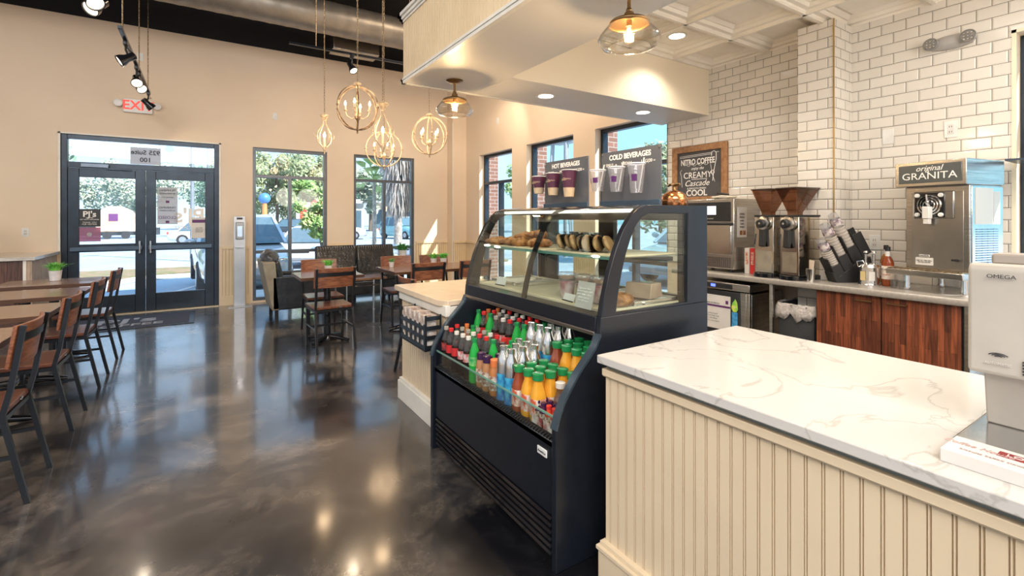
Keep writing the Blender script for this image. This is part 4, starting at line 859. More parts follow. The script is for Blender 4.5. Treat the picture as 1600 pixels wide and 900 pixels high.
syrup(4.36, 1.49, 'amber syrup bottle with black cap behind the first one', mat('golden_syrup', (.42, .16, .03), .08), M_plastic)
for (x, y, lab) in ((4.04, 1.335, 'small clear shot glass at the left foot of the drip tray'), (4.03, 1.285, 'small clear shot glass just under the drip tray')):
    t = thing('shot_glass', lab, 'glass', (x, y, ZB)); MB().lathe([(.018, 0), (.019, .012), (.024, .06), (.022, .06), (.017, .014), (.001, .012)], n=18, cap=False).build('glass_wall', M_film, t)
# granita machine
t = thing('granita_machine', 'tall stainless granita machine with lit sign, dispensing tap and drip tray', 'drink machine', (4.0, .935, ZB), R(-12))
W_ = .35; D_ = .36
MB().box(0, D_, 0, W_, .13, .70).build('body', M_steel, t, bev=.004)
MB().box(-.003, .0, .03, W_-.035, .155, .66).build('front_panel', mat('smeared_steel', (.40, .385, .36), .32, 1, c2=(.50, .48, .45), scale=4), t, bev=.002)
sb = MB().box(-.055, D_, -.01, W_+.035, .70, .862).build('sign_box', M_steel, t, bev=.004)
sp = MB().box(-.060, -.055, .012, W_+.012, .722, .842).build('sign_panel', mat('granita_panel', (.10, .11, .11), .15, coat=.5), t, bev=.012)
text('lettering', 'GRANITA', .064, (-.060, W_/2+.012, .765), WR, WU, M_chalk, sp, off=.0, sx=1.12); text('lettering', 'original', .050, (-.060, W_/2+.012, .815), WR, WU, M_chalk, sp, shear=.35)
Rn = Matrix.Rotation(R(-90), 4, 'Y'); yc = .205; zc = .575
MB().box(-.012, 0, yc-.13, yc+.095, zc-.09, zc+.09).build('chamber_gasket', mat('gasket', (.45, .44, .42), .2, .9), t, bev=.02)
MB().box(-.018, -.008, yc-.085, yc+.085, zc-.082, zc+.082).build('chamber_plate', M_blackg, t, bev=.03)
b = MB()
for r_ in (.032, .048, .064): b.tube([(-.022, yc+r_*math.cos(a), zc+r_*math.sin(a)) for a in [2*math.pi*i/28 for i in range(28)]], .005, 6, closed=True)
b.build('chamber_rings', M_steelb, t)
for (a, c) in ((-1, -1), (-1, 1), (1, -1), (1, 1)): MB().lathe([(.014, 0), (.014, .016), (.011, .02)], (-.012, yc+a*.066, zc+c*.064), 14, Rn).build('knob', M_whitep, t)
tp = MB().box(-.06, -.018, yc-.02, yc+.02, zc-.09, zc-.01).build('tap', M_whitep, t, bev=.004)
MB().tube([(-.04, yc, zc+.02), (-.05, yc+.0, zc+.07)], .006, 8).tube([(-.02, yc, zc), (-.045, yc, zc+.02)], .012, 10).build('tap_lever', M_steelb, tp); MB().box(-.055, -.022, yc-.016, yc+.016, zc-.125, zc-.09).build('tap_spout', M_paper, tp, bev=.003)
MB().box(-.005, -.002, .19, .29, .175, .225).box(-.005, -.002, .21, .27, .23, .245).build('rating_label', M_paper, t, smooth=0)
text('lettering', 'CAUTION', .012, (-.0055, .24, .2375), WR, WU, M_ink, t); text('lettering', 'NSF  UL  120V 60Hz\nuse only with mix', .010, (-.0055, .24, .20), WR, WU, M_ink, t)
MB().box(-.004, -.001, .285, .305, .50, .62).build('side_label', M_paper, t, smooth=0)
MB().lathe([(.008, 0), (.008, .02)], (-.003, .06, .22), 10, Rn).box(-.02, -.016, .045, .085, .214, .226).build('lock', M_plastic, t)
tr = MB().box(-.115, .0, -.02, W_+.06, .105, .145).build('drip_tray', M_steel, t, bev=.004)
b = MB()
for k in range(26): y = -.005+k*(W_+.045)/26; b.box(-.105, -.005, y, y+.006, .145, .150)
b.box(-.108, -.002, -.012, -.006, .145, .151).box(-.108, -.002, W_+.048, W_+.054, .145, .151).box(-.108, -.102, -.012, W_+.054, .145, .151); b.build('drip_grille', M_bronze, t, smooth=0)
for (x, y) in ((-.03, .01), (-.03, W_-.02), (D_-.04, .04), (D_-.04, W_-.04)): MB().lathe([(.020, 0), (.024, .012), (.018, .03), (.018, .13)], (x, y, 0), 16).build('leg', M_steelb, t)
sd_ = MB().box(.02, D_, -.004, 0, .14, .69).build('side_panel', M_steelb, t, bev=.002)
b = MB()
for k in range(18):
    for j in range(4): b.box(.06+j*.062, .110+j*.062, -.008, -.003, .16+k*.015, .166+k*.015)
b.build('side_vents', mat('vent_blue_steel', (.25, .33, .42), .3, .9), t, smooth=0)
ps = MB().box(.05, .24, -.008, -.004, .45, .68).box(.25, .32, -.007, -.004, .45, .66).build('taped_sheets', glass('plastic_sleeve', (.9, .9, .9), .1, 1.5, body=.75, bodycol=(.80, .81, .78)), t, smooth=0)
b = MB().box(0, .30, -.2, 1.05, 0, .012)
tag(MB().bar((4.28, .80, 1.755), (4.44, .80, 1.755), .012, .018).bar((4.30, .4, 1.75), (4.30, .81, 1.75), .3, .012).build('upper_shelf', mat('dark_shelf_board', (.03, .05, .08), .3), smooth=0), 'dark shelf edge behind the granita machine at the right window', 'shelf')

# chalkboard
t = thing('chalkboard', 'oak framed NITRO COFFEE chalkboard hanging on the tiled wall', 'chalkboard', (XB-.013, 3.17, 1.87)); w, h = .305, .31
MB().ring([(-w-.03, -h), (w+.03, -h), (w+.03, h-.01), (-w-.03, h-.01)], [(-w+.035, -h+.06), (w-.035, -h+.06), (w-.035, h-.075), (-w+.035, h-.075)], -.03, 0, 'x').build('frame', M_oakf, t, bev=.003)
bo = MB().box(-.012, -.004, -w+.03, w-.03, -h+.055, h-.07).build('slate', M_board, t, smooth=0)
text('lettering', 'NITRO COFFEE', .085, (-.012, .02, .125), WR, WU, M_chalk, bo, off=.002, sx=.72); text('lettering', 'enjoy the', .045, (-.012, .02, .055), WR, WU, M_chalk, bo, shear=.4, sx=.9)
text('lettering', 'CREAMY', .095, (-.012, .02, -.02), WR, WU, M_chalk, bo, sx=.95); text('lettering', 'Cascade', .09, (-.012, .03, -.105), WR, WU, M_chalk, bo, shear=.35)
text('lettering', '& SMOOTH FINISH', .028, (-.012, .03, -.16), WR, WU, M_chalk, bo); text('lettering', 'COOL', .09, (-.012, .03, -.21), WR, WU, M_chalk, bo, off=.002)
b = MB(); X_ = -.014
b.bar((X_, .24, .195), (X_, -.15, .205), .002, .004).bar((X_, .24, .18), (X_, -.15, .19), .002, .004).bar((X_, -.2, .205), (X_, -.235, .205), .002, .004).bar((X_, .09, -.062), (X_, -.10, -.062), .002, .005)
b.tube([(X_, -.15, .17), (X_, -.155, .21), (X_, -.18, .22), (X_, -.205, .20), (X_, -.205, .13), (X_, -.175, .0), (X_, -.165, -.09)], .0035, 6)
b.tube([(X_, -.14, .09), (X_, -.16, -.02), (X_, -.19, -.10)], .002, 6)
b.tube([(X_, -.165+.018*math.cos(a), -.0+.02*math.sin(a)) for a in [2*math.pi*i/12 for i in range(12)]], .003, 6, closed=True)
b.tube([(X_, .18-.30*i/24, .092+.010*math.sin(i*1.1)) for i in range(25)], .0018, 6)
b.tube([(X_, .215, .05), (X_, .235, .03), (X_, .22, -.02), (X_, .21, -.14)], .002, 6); b.build('chalk_drawing', M_chalk, bo)
# emergency light, outlets
t = thing('emergency_light', 'grey twin head emergency light high on the tiled wall', 'emergency light', (XB-.013, 1.13, 2.635))
MB().lathe([(.0, -.13), (.035, -.11), (.05, -.05), (.052, .0), (.05, .05), (.035, .11), (.0, .13)], n=20, M=Matrix.Rotation(R(90), 4, 'X') @ Matrix.Diagonal((.9, 1, 1, 1))).build('housing', mat('emergency_grey', (.46, .44, .42), .4), t)
for s_ in (-1, 1):
    q = MB().lathe([(.028, 0), (.042, .035), (.044, .05), (.040, .052), (.036, .046), (.001, .046)], (-.02, s_*.10, .0), 20, Matrix.Rotation(R(-90), 4, 'Y'), cap=False).build('lamp_head', mat('lamp_head_grey', (.30, .29, .28), .35, .4), t)
    b = MB()
    for i in range(3):
        for j in range(3): b.lathe([(.008, .0), (.006, .005)], (-.068, s_*.10+(i-1)*.02, (j-1)*.02), 8, Matrix.Rotation(R(-90), 4, 'Y'))
    b.build('led_cells', M_steelb, q)
def plate(x, y, z, axis, lab, outlet=True, w=.036):
    t = thing('wall_plate', lab, 'outlet' if outlet else 'plate', (x, y, z), R(0) if axis == 'x' else R(90))
    MB().box(-.006, 0, -w, w, -.058, .058).build('cover', M_whitep, t, bev=.002)
    if outlet:
        MB().box(-.009, -.006, -.017, .017, -.035, .035).build('receptacle', M_paper, t, bev=.002)
        b = MB()
        for dz in (-.018, .018): b = MB().box(-.0095, -.009, -.008, -.005, dz-.006, dz+.006).box(-.0095, -.009, .005, .008, dz-.006, dz+.006); b.build('slots', M_ink, t, smooth=0)
plate(XB-.013, 1.135, 2.02, 'x', 'white outlet on the tiled wall above the granita machine')
plate(XB-.013, 1.503, 2.02, 'x', 'blank cream plate on the tiled wall right of the column', False)
plate(XB-.013, 1.59, 1.20, 'x', 'white outlet low on the tiled wall behind the syrup bottles')
plate(-2.01, YA, 1.20, 'y', 'white switch plate on the cream wall left of the doors')
plate(-.80, YA, 3.77, 'y', 'small blank plate high on the wall above the exit sign', False); plate(.99, YA, 3.10, 'y', 'small blank plate high between the tall window and chandelier chain', False); plate(XB, 7.35, 3.15, 'x', 'small blank plate high on the right wall near the corner', False)

# ------------------------------------------------------------------ quartz worktop items
t = thing('payment_terminal', 'large pale grey terminal seen from behind on the quartz worktop', 'terminal', (1.46, .368, ZQ))
MB().box(-.02, .34, -.45, .0, 0, .018).build('base_plate', M_steelb, t, bev=.006)
MB().prism([(.16, .018), (.20, .018), (.165, .15), (.135, .15)], -.42, -.02).build('stand', mat('grey_bead_blast', (.42, .39, .35), .45, .3), t, bev=.004)
hd = MB().prism([(.115, .147), (.20, .137), (.205, .407), (.13, .412), (.118, .40)], -.42, .005).build('head_housing', mat('terminal_plastic', (.50, .465, .41), .4), t, bev=.014, seg=3)
MB().box(.15, .22, -.43, -.03, .408, .435).build('head_cap', mat('terminal_cap', (.40, .35, .30), .35), t, bev=.006)
text('lettering', 'OMEGA', .013, (.1135, -.055, .382), WR, WU, M_ink, hd, sx=1.1, gap=.0022); text('lettering', 'AUTOMATIC', .008, (.1135, -.05, .176), WR, WU, M_grey, hd, gap=.0022)
b = MB()
for k, r_ in enumerate((.007, .013, .019)): b.tube([(.1135, -.05+r_*math.cos(a), .186+r_*.5*math.sin(a)+.005) for a in [R(30+12*i) for i in range(11)]], .0011, 6)
b.build('wave_mark', M_ink, hd)
b = MB()
for k in range(5): b.box(.111, .116, -.11, -.09, .160+k*.007, .163+k*.007)
b.build('vent_slots', M_ink, hd, smooth=0)
t = thing('flat_carton', 'flat white printed carton lying in front of the grey terminal', 'carton', (1.325, .357, ZQ))
MB().box(0, .105, -.35, 0, 0, .028).build('carton', M_paper, t, bev=.0015)
MB().box(.055, .085, -.16, -.075, .028, .0288).build('red_band', mat('deep_red', (.28, .03, .03), .4), t, smooth=0)
MB().prism([(.03, -.20), (.06, -.13), (.09, -.20), (.07, -.30), (.03, -.30)], .028, .0286, 'z').build('picture_print', M_crust, t, smooth=0)
text('lettering', 'Coffee House', .022, (.062, -.045, .028), (0, -1, 0), (1, 0, 0), mat('rose_ink', (.55, .38, .35), .5), t, shear=.3, sx=.9); text('lettering', 'biscuits baked slowly', .012, (.03, -.075, .028), (0, -1, 0), (1, 0, 0), mat('rose_ink2', (.5, .38, .35), .5), t)
text('lettering', 'LOTUS', .02, (.07, -.118, .0285), (0, -1, 0), (1, 0, 0), M_paper, t)

# ------------------------------------------------------------------ dining chairs and tables
# chair faces local +Y, origin on the floor at the middle of the seat
def make_chair():
    t = thing('dining_chair', '', 'chair', group='dining chairs'); S = .022
    MB().prism([(-.20, -.19), (.20, -.19), (.205, .20), (-.205, .20)], .435, .462, 'z').build('seat', M_seat, t, bev=.005)
    for s in (-1, 1):
        MB().bar((s*.19, -.185, .44), (s*.195, -.275, 0), S, S, (0, 1, 0)).build('leg', M_black, t)
        MB().bar((s*.19, .175, .44), (s*.19, .185, 0), S, S, (0, 1, 0)).build('leg', M_black, t)
        MB().bar((s*.19, -.185, .43), (s*.19, -.215, .56), S, S, (0, 1, 0)).bar((s*.19, -.213, .55), (s*.195, -.262, .868), S, S, (0, 1, 0)).build('back_post', M_black, t)
        MB().bar((s*.191, -.23, .235), (s*.19, .18, .235), .016, .018).build('side_stretcher', M_black, t)
    MB().bar((-.19, .0, .235), (.19, .0, .235), .016, .018).build('cross_stretcher', M_black, t)
    MB().bar((-.19, -.186, .42), (.19, -.186, .42), .02, .024).bar((-.19, .176, .42), (.19, .176, .42), .02, .024).bar((-.19, -.186, .42), (-.19, .18, .42), .02, .024).bar((.19, -.186, .42), (.19, .18, .42), .02, .024).build('seat_frame', M_black, t)
    def curved(z0, z1, th, off_, hw, lean=.153):
        b = MB(); n = 12; vs = []
        for i in range(n+1):
            x = -hw+2*hw*i/n; c = -.035*(1-(x/.205)**2)
            for (z, dy) in ((z0, 0), (z0, th), (z1, th), (z1, 0)):
                y = -.205-(z-.52)*lean+c+off_+dy+.012; vs.append((x, y, z))
        fs = [(0, 1, 2, 3), tuple(n*4+k for k in (3, 2, 1, 0))]
        for i in range(n):
            for k in range(4): fs.append((i*4+k, i*4+(k+1) % 4, i*4+4+(k+1) % 4, i*4+4+k))
        return b.add(vs, fs)
    curved(.665, .872, .016, .0, .212).build('backrest', M_back, t, bev=.003, smooth=30)
    curved(.785, .826, .004, -.006, .19).build('back_band', M_black, t, smooth=30)
    MB().lathe([(.014, 0), (.014, .003)], (.06, -.192, .448), 14, Matrix.Rotation(R(90), 4, 'X') @ Matrix.Diagonal((1.4, .6, 1, 1))).build('maker_tag', M_steelb, t)
    return t
ch = make_chair(); used = [0]
def place(x, y, rz, lab, group=None):
    o = ch if not used[0] else copy_tree(ch); used[0] = 1
    o.location = (x, y, 0); o.rotation_euler = (0, 0, rz); o['label'] = lab
    if group: o['group'] = group
g1 = 'chairs along the left row of tables'
ys = (3.43, 4.37, 5.32, 6.26)
for y, l in zip(ys, ('nearest the camera in the left row', 'second from the camera in the left row', 'third from the camera in the left row', 'farthest in the left row, nearest the doors')):
    place(-1.00, y, R(90)+R((y*37 % 5)-2.5), 'wooden dining chair, %s' % l, g1)
place(1.14, 5.42, R(3), 'wooden dining chair in front of the small square table', 'chairs at the centre tables'); place(1.21, 6.12, R(180), 'wooden dining chair behind the small square table', 'chairs at the centre tables')
place(2.20, 5.43, 0, 'wooden dining chair in front of the long table, left one', 'chairs at the centre tables'); place(2.83, 5.43, R(-2), 'wooden dining chair in front of the long table, nearer the display case', 'chairs at the centre tables')
place(2.20, 6.10, R(180), 'wooden dining chair behind the long table, facing the camera, left one', 'chairs at the centre tables'); place(2.75, 6.08, R(180), 'wooden dining chair behind the long table by the pots', 'chairs at the centre tables')
place(1.73, 4.02, R(-90), 'wooden dining chair turned side on behind the low counter end', 'chairs at the centre tables')
def table(name, lab, cx, cy, sx_, sy_, bases, group):
    t = thing(name, lab, 'table', (cx, cy, 0), group=group); a, c = sx_/2, sy_/2
    MB().box(-a, a, -c, c, .728, .76).build('tabletop', M_table, t, bev=.002)
    MB().ring([(-a-.001, -c-.001), (a+.001, -c-.001), (a+.001, c+.001), (-a-.001, c+.001)], [(-a+.004, -c+.004), (a-.004, -c+.004), (a-.004, c-.004), (-a+.004, c-.004)], .727, .7585, 'z').build('edge_band', M_tedge, t, smooth=0)
    for (bx, by) in bases:
        MB().cyl((bx, by, .04), (bx, by, .72), .038, n=20).build('pedestal', M_blackg, t); MB().box(bx-.18, bx+.18, by-.02, by+.02, .705, .728).box(bx-.02, bx+.02, by-.18, by+.18, .705, .728).build('top_plate', M_black, t)
        b = MB()
        for k in range(4):
            A = R(45+90*k) if sx_ < .7 else R(90*k); dx, dy = math.cos(A), math.sin(A); b.tube([(bx, by, .045), (bx+dx*.14, by+dy*.14, .038), (bx+dx*.27, by+dy*.27, .018)], [.034, .026, .017], 10)
        b.lathe([(.06, .02), (.05, .06), (.038, .075)], (bx, by, 0), 20); b.build('cross_base', M_blackg, t)
    return t
g2 = 'square tables of the left row'
for y, l in zip((3.58, 4.53, 5.50, 6.42), ('nearest the camera', 'second from the camera', 'third from the camera', 'farthest, with the potted grass on it')):
    table('cafe_table', 'dark wood square cafe table in the left row, %s' % l, -1.255, y, .77, .60, ((0, 0),), g2)
table('cafe_table', 'small square wood table with potted grass beside the armchair', 1.175, 5.70, .66, .64, ((0, 0),), 'centre tables')
table('dining_table', 'long wood dining table with succulent pots by the loveseat', 2.50, 5.75, 1.28, .76, ((-.32, 0), (.34, 0)), 'centre tables')
# low bench table in front of the loveseat
t = thing('coffee_table', 'wood topped side table with thin steel legs before the loveseat', 'table', (1.95, 7.08, 0))
MB().box(-.25, .30, -.22, .22, .50, .53).build('tabletop', M_table, t, bev=.003)
for (a, c) in ((-1, -1), (-1, 1), (1, -1), (1, 1)): MB().tube([(a*.2+.02, c*.18, .50), (a*.2+.02, c*.18, .0)], .013, 10).lathe([(.03, 0), (.03, .006)], (a*.2+.02, c*.18, 0), 12).build('leg', M_steelb, t)
for c in (-.18, .18): MB().tube([(-.18, c, .42), (.22, c, .42)], .009, 8).build('stretcher', M_steelb, t)
# plants
M_leaf = mat('fresh_leaf', (.08, .38, .05), .45, c2=(.22, .58, .10), scale=30); M_leafd = mat('deep_leaf', (.05, .22, .06), .45, c2=(.12, .38, .09), scale=30)
M_pot = mat('white_ceramic', (.78, .76, .74), .3, c2=(.66, .66, .68), scale=30)
def plant(kind, x, y, z, s, lab, pot=True, blades=70, seed=1, m=M_leaf, succ=False, gpot=M_pot):
    t = thing(kind, lab, 'plant', (x, y, z)); rr = random.Random(seed)
    MB().lathe([(.032*s, 0), (.036*s, .004), (.045*s, .085*s), (.048*s, .09*s), (.043*s, .09*s), (.041*s, .078*s), (.002, .077*s)], n=24, cap=False).build('pot', gpot, t)
    b = MB()
    for i in range(blades):
        a = rr.uniform(0, 2*math.pi); r0 = rr.uniform(0, .03)*s; d = Vector((math.cos(a), math.sin(a), 0)); h = rr.uniform(.06, .11)*s; lean = rr.uniform(.1, .9)*(1 if not succ else 1.3); wd = (.004 if not succ else .011)*s
        p0 = d*r0+Vector((0, 0, .07*s)); p1 = p0+d*h*lean*.35+Vector((0, 0, h*.6)); p2 = p0+d*h*lean+Vector((0, 0, h*(1-.3*lean))); sd = Vector((-d.y, d.x, 0))*wd
        b.add([p0-sd, p0+sd, p1+sd*1.1, p1-sd*1.1, p2], [(0, 1, 2, 3), (3, 2, 4)])
    b.build('leaves', m, t, smooth=0, solid=.001*s); return t
plant('potted_grass', -1.265, 6.52, .76, 1.15, 'green grass plant in a white pot on the farthest left table', blades=150, seed=3)
plant('potted_grass', 1.20, 5.76, .76, .95, 'bright green grass plant on the small square table', blades=120, seed=5)
plant('potted_succulent', 2.72, 5.92, .76, 1.0, 'green succulent in a white pot on the long table, right one', blades=60, seed=6, succ=True)
plant('potted_succulent', 2.62, 6.02, .76, .95, 'green succulent in a white pot on the long table beside its twin', blades=55, seed=8, succ=True)
plant('potted_fern', 2.75, 7.60, .72, 1.6, 'leafy potted plant on the tall stand right of the loveseat', blades=90, seed=9, m=M_leafd, succ=True)
tag(MB().lathe([(.14, 0), (.13, .02), (.03, .04), (.03, .68), (.12, .70), (.12, .72)], (2.75, 7.60, 0), 20).build('plant_stand', M_black), 'slim black pedestal stand under the leafy plant', 'stand')
plant('potted_aloe', 2.02, 5.98, .76, .75, 'small spiky potted plant at the left end of the long table', blades=40, seed=11, m=M_leafd)
# armchair
t = thing('armchair', 'black leather club armchair with pale tan back panel by the tall window', 'armchair', (.74, 7.12, 0))
MB().box(.02, .66, 0, .10, .14, .60).build('arm', M_leather, t, bev=.02, seg=3); MB().box(.02, .66, .66, .76, .14, .60).build('arm', M_leather, t, bev=.02, seg=3)
MB().box(.05, .64, .08, .68, .14, .30).build('seat_base', M_leather, t, bev=.01); MB().box(.10, .66, .10, .66, .30, .44).build('seat_cushion', M_leather, t, bev=.04, seg=3)
MB().prism([(.02, .14), (.12, .14), (.06, .80), (-.10, .80)], .0, .76).build('back_shell', M_leather2, t, bev=.015)
MB().prism([(.13, .38), (.22, .40), (.12, .82), (.02, .80)], .06, .70).build('back_cushion', M_leather, t, bev=.04, seg=3)
MB().ico((.02, .32, .82), .20, 3, (.62, 1.05, .72), .05, seed=4).build('head_pillow', mat('crinkled_leather', (.035, .04, .045), .2, c2=(.10, .10, .10), scale=10, bump=1, bscale=18), t)
for (a, c) in ((.08, .05), (.60, .05), (.08, .71), (.60, .71)): MB().bar((a, c, .14), (a, c, 0), .045).build('leg', M_black, t)
# loveseat
t = thing('loveseat', 'black crinkled leather loveseat with two high backs below the far windows', 'sofa', (1.58, 8.0, 0))
M_crk = mat('creased_leather', (.022, .022, .022), .22, c2=(.05, .045, .04), scale=7, bump=1, bscale=13)
for (a, c) in ((0, .665), (.685, 1.36)):
    MB().prism([(.50, .40), (.62, .40), (.72, .90), (.60, .92)], a, c, 'x').build('back_cushion', M_crk, t, bev=.035, seg=3); MB().box(a+.01, c-.01, .0, .55, .33, .46).build('seat_cushion', M_crk, t, bev=.03, seg=3)
    b = MB()
    for k in range(16): x = a+.03+(c-a-.06)*k/15; b.tube([(x, .585, .905), (x+.01, .575, .86), (x-.005, .56, .82)], [.008, .005, .002], 6)
    b.build('gathered_seam', mat('gather_leather', (.10, .09, .08), .25), t)
MB().box(0, 1.36, .02, .72, .12, .34).build('frame', M_leather, t, bev=.01)
for (a, c) in ((.06, .08), (1.3, .08), (.06, .66), (1.3, .66)): MB().bar((a, c, .12), (a, c, 0), .04).build('leg', M_black, t)
tag(MB().prism([(0, 0), (0, .32), (.16, .32), (.21, .20), (.16, 0)], -.0, .02, 'y').build('spare', M_crk), 'x', 'x') if False else None

# sanitiser stand, mat, half wall, exit sign
t = thing('sanitiser_stand', 'tall brushed steel sanitiser stand between doors and window', 'stand', (.46, 8.62, 0))
MB().box(-.08, .08, -.025, .025, .012, 1.42).build('column', M_alu, t, bev=.004); MB().box(-.16, .16, -.13, .13, 0, .012).build('base_plate', M_alu, t, bev=.003)
q = MB().box(-.055, .055, -.075, -.025, 1.06, 1.33).build('dispenser', mat('dispenser_grey', (.42, .44, .46), .3, .3), t, bev=.012); MB().box(-.035, .035, -.08, -.075, 1.10, 1.27).build('dispenser_window', M_steelb, q, bev=.003)
MB().box(-.055, .055, -.09, -.025, .93, .942).build('drip_shelf', M_alu, t); MB().box(-.04, .04, -.0265, -.025, 1.37, 1.40).build('top_label', M_ink, t, smooth=0)
t = thing('entrance_mat', 'dark blue grey entrance mat with pale logo lettering inside the doors', 'mat', (-.88, 8.05, 0))
MB().box(-.76, .76, -.46, .50, 0, .008).build('mat_border', M_plastic, t, bev=.003); MB().box(-.70, .70, -.41, .45, .008, .011).build('mat_pile', mat('mat_pile', (.045, .05, .07), .9, c2=(.07, .075, .10), scale=80), t, smooth=0)
MT = mat('mat_print', (.42, .45, .50), .8)
text('lettering', "PJ's", .42, (0, .10, .011), (1, 0, 0), (0, 1, 0), MT, t, off=.008, sx=1.2); text('lettering', 'COFFEE', .20, (0, -.22, .011), (1, 0, 0), (0, 1, 0), MT, t, off=.003, sx=1.2)
t = thing('waste_station', 'low dark plank cabinet with pale top left of the doors', 'cabinet', (-2.35, 7.68, 0))
MB().box(-.55, .62, .01, 1.10, 0, .90).build('carcass', M_cab2, t, smooth=0); MB().box(.60, .66, 0, 1.12, 0, .90).build('end_panel', mat('pale_plank', (.50, .38, .28), .5, c2=(.36, .26, .19), scale=5, stretch=(10, 10, 1)), t, smooth=0)
MB().box(.585, .612, -.006, .014, 0, .90).build('corner_trim', M_white, t, smooth=0)
MB().box(-.58, .69, -.03, 1.13, .90, .94).build('worktop', M_quartz, t, bev=.004)
t = thing('display_stand', 'slim counter display with green header at the left picture edge', 'display', (-1.97, 7.75, .94)); MB().box(-.25, -.03, .0, .03, 0, .42).build('panel', M_paper, t, smooth=0)
MB().add([(-.28, -.004, .44), (-.06, -.004, .40), (-.01, -.004, .46), (-.11, -.004, .60), (-.28, -.004, .66)], [(0, 1, 2, 3, 4)]).build('green_header', mat('header_green', (.02, .50, .10), .4), t, smooth=0, solid=.004)
text('lettering', 'FRESH\nROAST\nDAILY', .055, (-.09, -.0, .27), AR, WU, mat('brick_ink', (.35, .08, .05), .5), t)
t = thing('exit_sign', 'red lettered EXIT sign with two lamp heads above the doors', 'exit sign', (-.82, YA, 3.03))
MB().box(-.17, .17, -.05, 0, -.10, .10).build('housing', M_whitep, t, bev=.008); text('lettering', 'EXIT', .185, (0, -.05, .0), AR, WU, M_red, t, off=.004, sx=.95, gap=.001)
for s_ in (-1, 1): MB().lathe([(.02, 0), (.05, .02), (.052, .05), (.044, .055), (.001, .05)], (s_*.225, -.02, .02), 20, Matrix.Rotation(R(90), 4, 'X'), cap=False).cyl((s_*.16, -.02, .02), (s_*.19, -.02, .02), .012).build('lamp_head', M_whitep, t)

# ------------------------------------------------------------------ track lights
M_bulbw = emis('par_lamp_face', (1, .86, .68), 1.8)
def head(parent_xy, z, aim, lab, e=5, frosted=True):
    x, y = parent_xy; t = thing('track_spotlight', lab, 'spotlight', (x, y, z), group='black track spotlights')
    MB().box(-.018, .018, -.05, .05, -.04, 0).build('adapter', M_black, t, bev=.003)
    A = Vector(aim).normalized(); c = Vector((0, 0, -.17))
    MB().tube([(0, 0, -.04), (0, .0, -.08), tuple(c-A*.03)], .010, 8).build('swivel_arm', M_black, t)
    MB().tube([(0, .03, -.04), (.03, .06, -.07), tuple(c-A*.08)], .004, 6).build('lead', M_black, t)
    Mx = A.to_track_quat('Z', 'Y').to_matrix().to_4x4()
    MB().lathe([(.025, -.09), (.036, -.085), (.038, -.01), (.055, .03), (.058, .065), (.052, .065), (.045, .04), (.02, .03)], tuple(c), 22, Mx, cap=False).lathe([(.001, -.09), (.026, -.09)], tuple(c), 22, Mx, cap=False).build('lamp_can', M_blackg, t)
    MB().lathe([(.001, .058), (.050, .056)], tuple(c), 22, Mx, cap=False).build('lamp_face', M_bulbw, t)
    if e: o = point(tuple(c+A*.09), e, (1, .82, .62), .05, t, spot=95); o.rotation_euler = (-A).to_track_quat('Z', 'Y').to_euler()
def track(p, q, lab, rods):
    t = thing('light_track', lab, 'track', p); d = Vector(q)-Vector(p); MB().bar((0, 0, 0), d, .035, .03).build('rail', mat('track_metal', (.03, .035, .045), .2, .7), t, bev=.003)
    for k in rods: c = d*k; MB().cyl(c, (c.x, c.y, ZT-p[2]), .006, n=8).build('suspension_rod', M_bronze, t)
track((-.66, 5.66, 3.16), (-.66, 8.45, 3.16), 'suspended black light track running to the exit sign', (.06, .55, .93))
head((-.66, 6.05), 3.145, (-.5, -.1, -.35), 'black spotlight on the left track, first after the rail end', 4); head((-.66, 6.95), 3.145, (.1, -.6, -.5), 'black spotlight in the middle of the left track, upper of the pair', 4)
head((-.66, 7.25), 3.145, (.4, -.6, -.5), 'black spotlight in the middle of the left track, lower of the pair', 4); head((-.66, 8.30), 3.145, (.5, .2, -.5), 'black spotlight at the far end of the left track before the exit sign', 4)
track((-.68, 2.6, 3.16), (-.68, 4.78, 3.16), 'suspended black light track passing above the camera', (.5, .95))
head((-.68, 4.52), 3.145, (.3, -.5, -.6), 'black spotlight at the top edge of the view, right of its pair', 4); head((-.68, 4.66), 3.145, (-.4, -.5, -.6), 'black spotlight at the top edge of the view, left of its pair', 4)
track((.9, 6.6, 3.62), (4.1, 6.6, 3.62), 'suspended black light track above the centre tables', (.1, .5))
head((1.68, 6.6), 3.605, (.2, -.4, -.6), 'black spotlight just left of the beadboard fascia corner', 12); head((2.75, 6.6), 3.605, (.6, .5, -.5), 'pale faced spotlight right of the small pendant', 12); head((3.75, 6.6), 3.605, (.6, .3, -.5), 'black spotlight in front of the right wall below the soffit', 12)
# duct
b = MB(); rr_ = []; pts = []
for i in range(0, 161): x = XL+.1+i*.053; pts.append((x, 7.45, 4.38)); rr_.append(.235+(.004 if i % 4 == 0 else 0))
b.tube(pts, rr_, 32); tag(b.build('spiral_duct', mat('galvanised_duct', (.38, .34, .29), .4, .6, c2=(.30, .27, .23), scale=6), smooth=50), 'round grey spiral air duct under the black ceiling', 'duct')
t = thing('branch_duct', 'short galvanised duct stub end below the black ceiling by the fascia', 'duct', (2.0, 8.2, 4.15)); MB().box(-.25, .5, -.18, .18, 0, .3).build('duct_body', M_steel, t, bev=.01); MB().bar((0, 0, .3), (0, 0, .85), .01).bar((.3, 0, .3), (.3, 0, .85), .01).build('strap', M_black, t)
t = thing('air_diffuser', 'grey rectangular air diffuser at the top of the view', 'diffuser', (-.62, 6.9, 4.28)); MB().box(-.26, .26, -.2, .2, 0, .12).build('diffuser_frame', M_grey, t, bev=.005); MB().box(-.2, .2, -.15, .15, -.004, 0).build('grille', M_alu, t, smooth=0)
MB().bar((0, 0, .12), (0, 0, .72), .2).build('neck', M_steel, t)

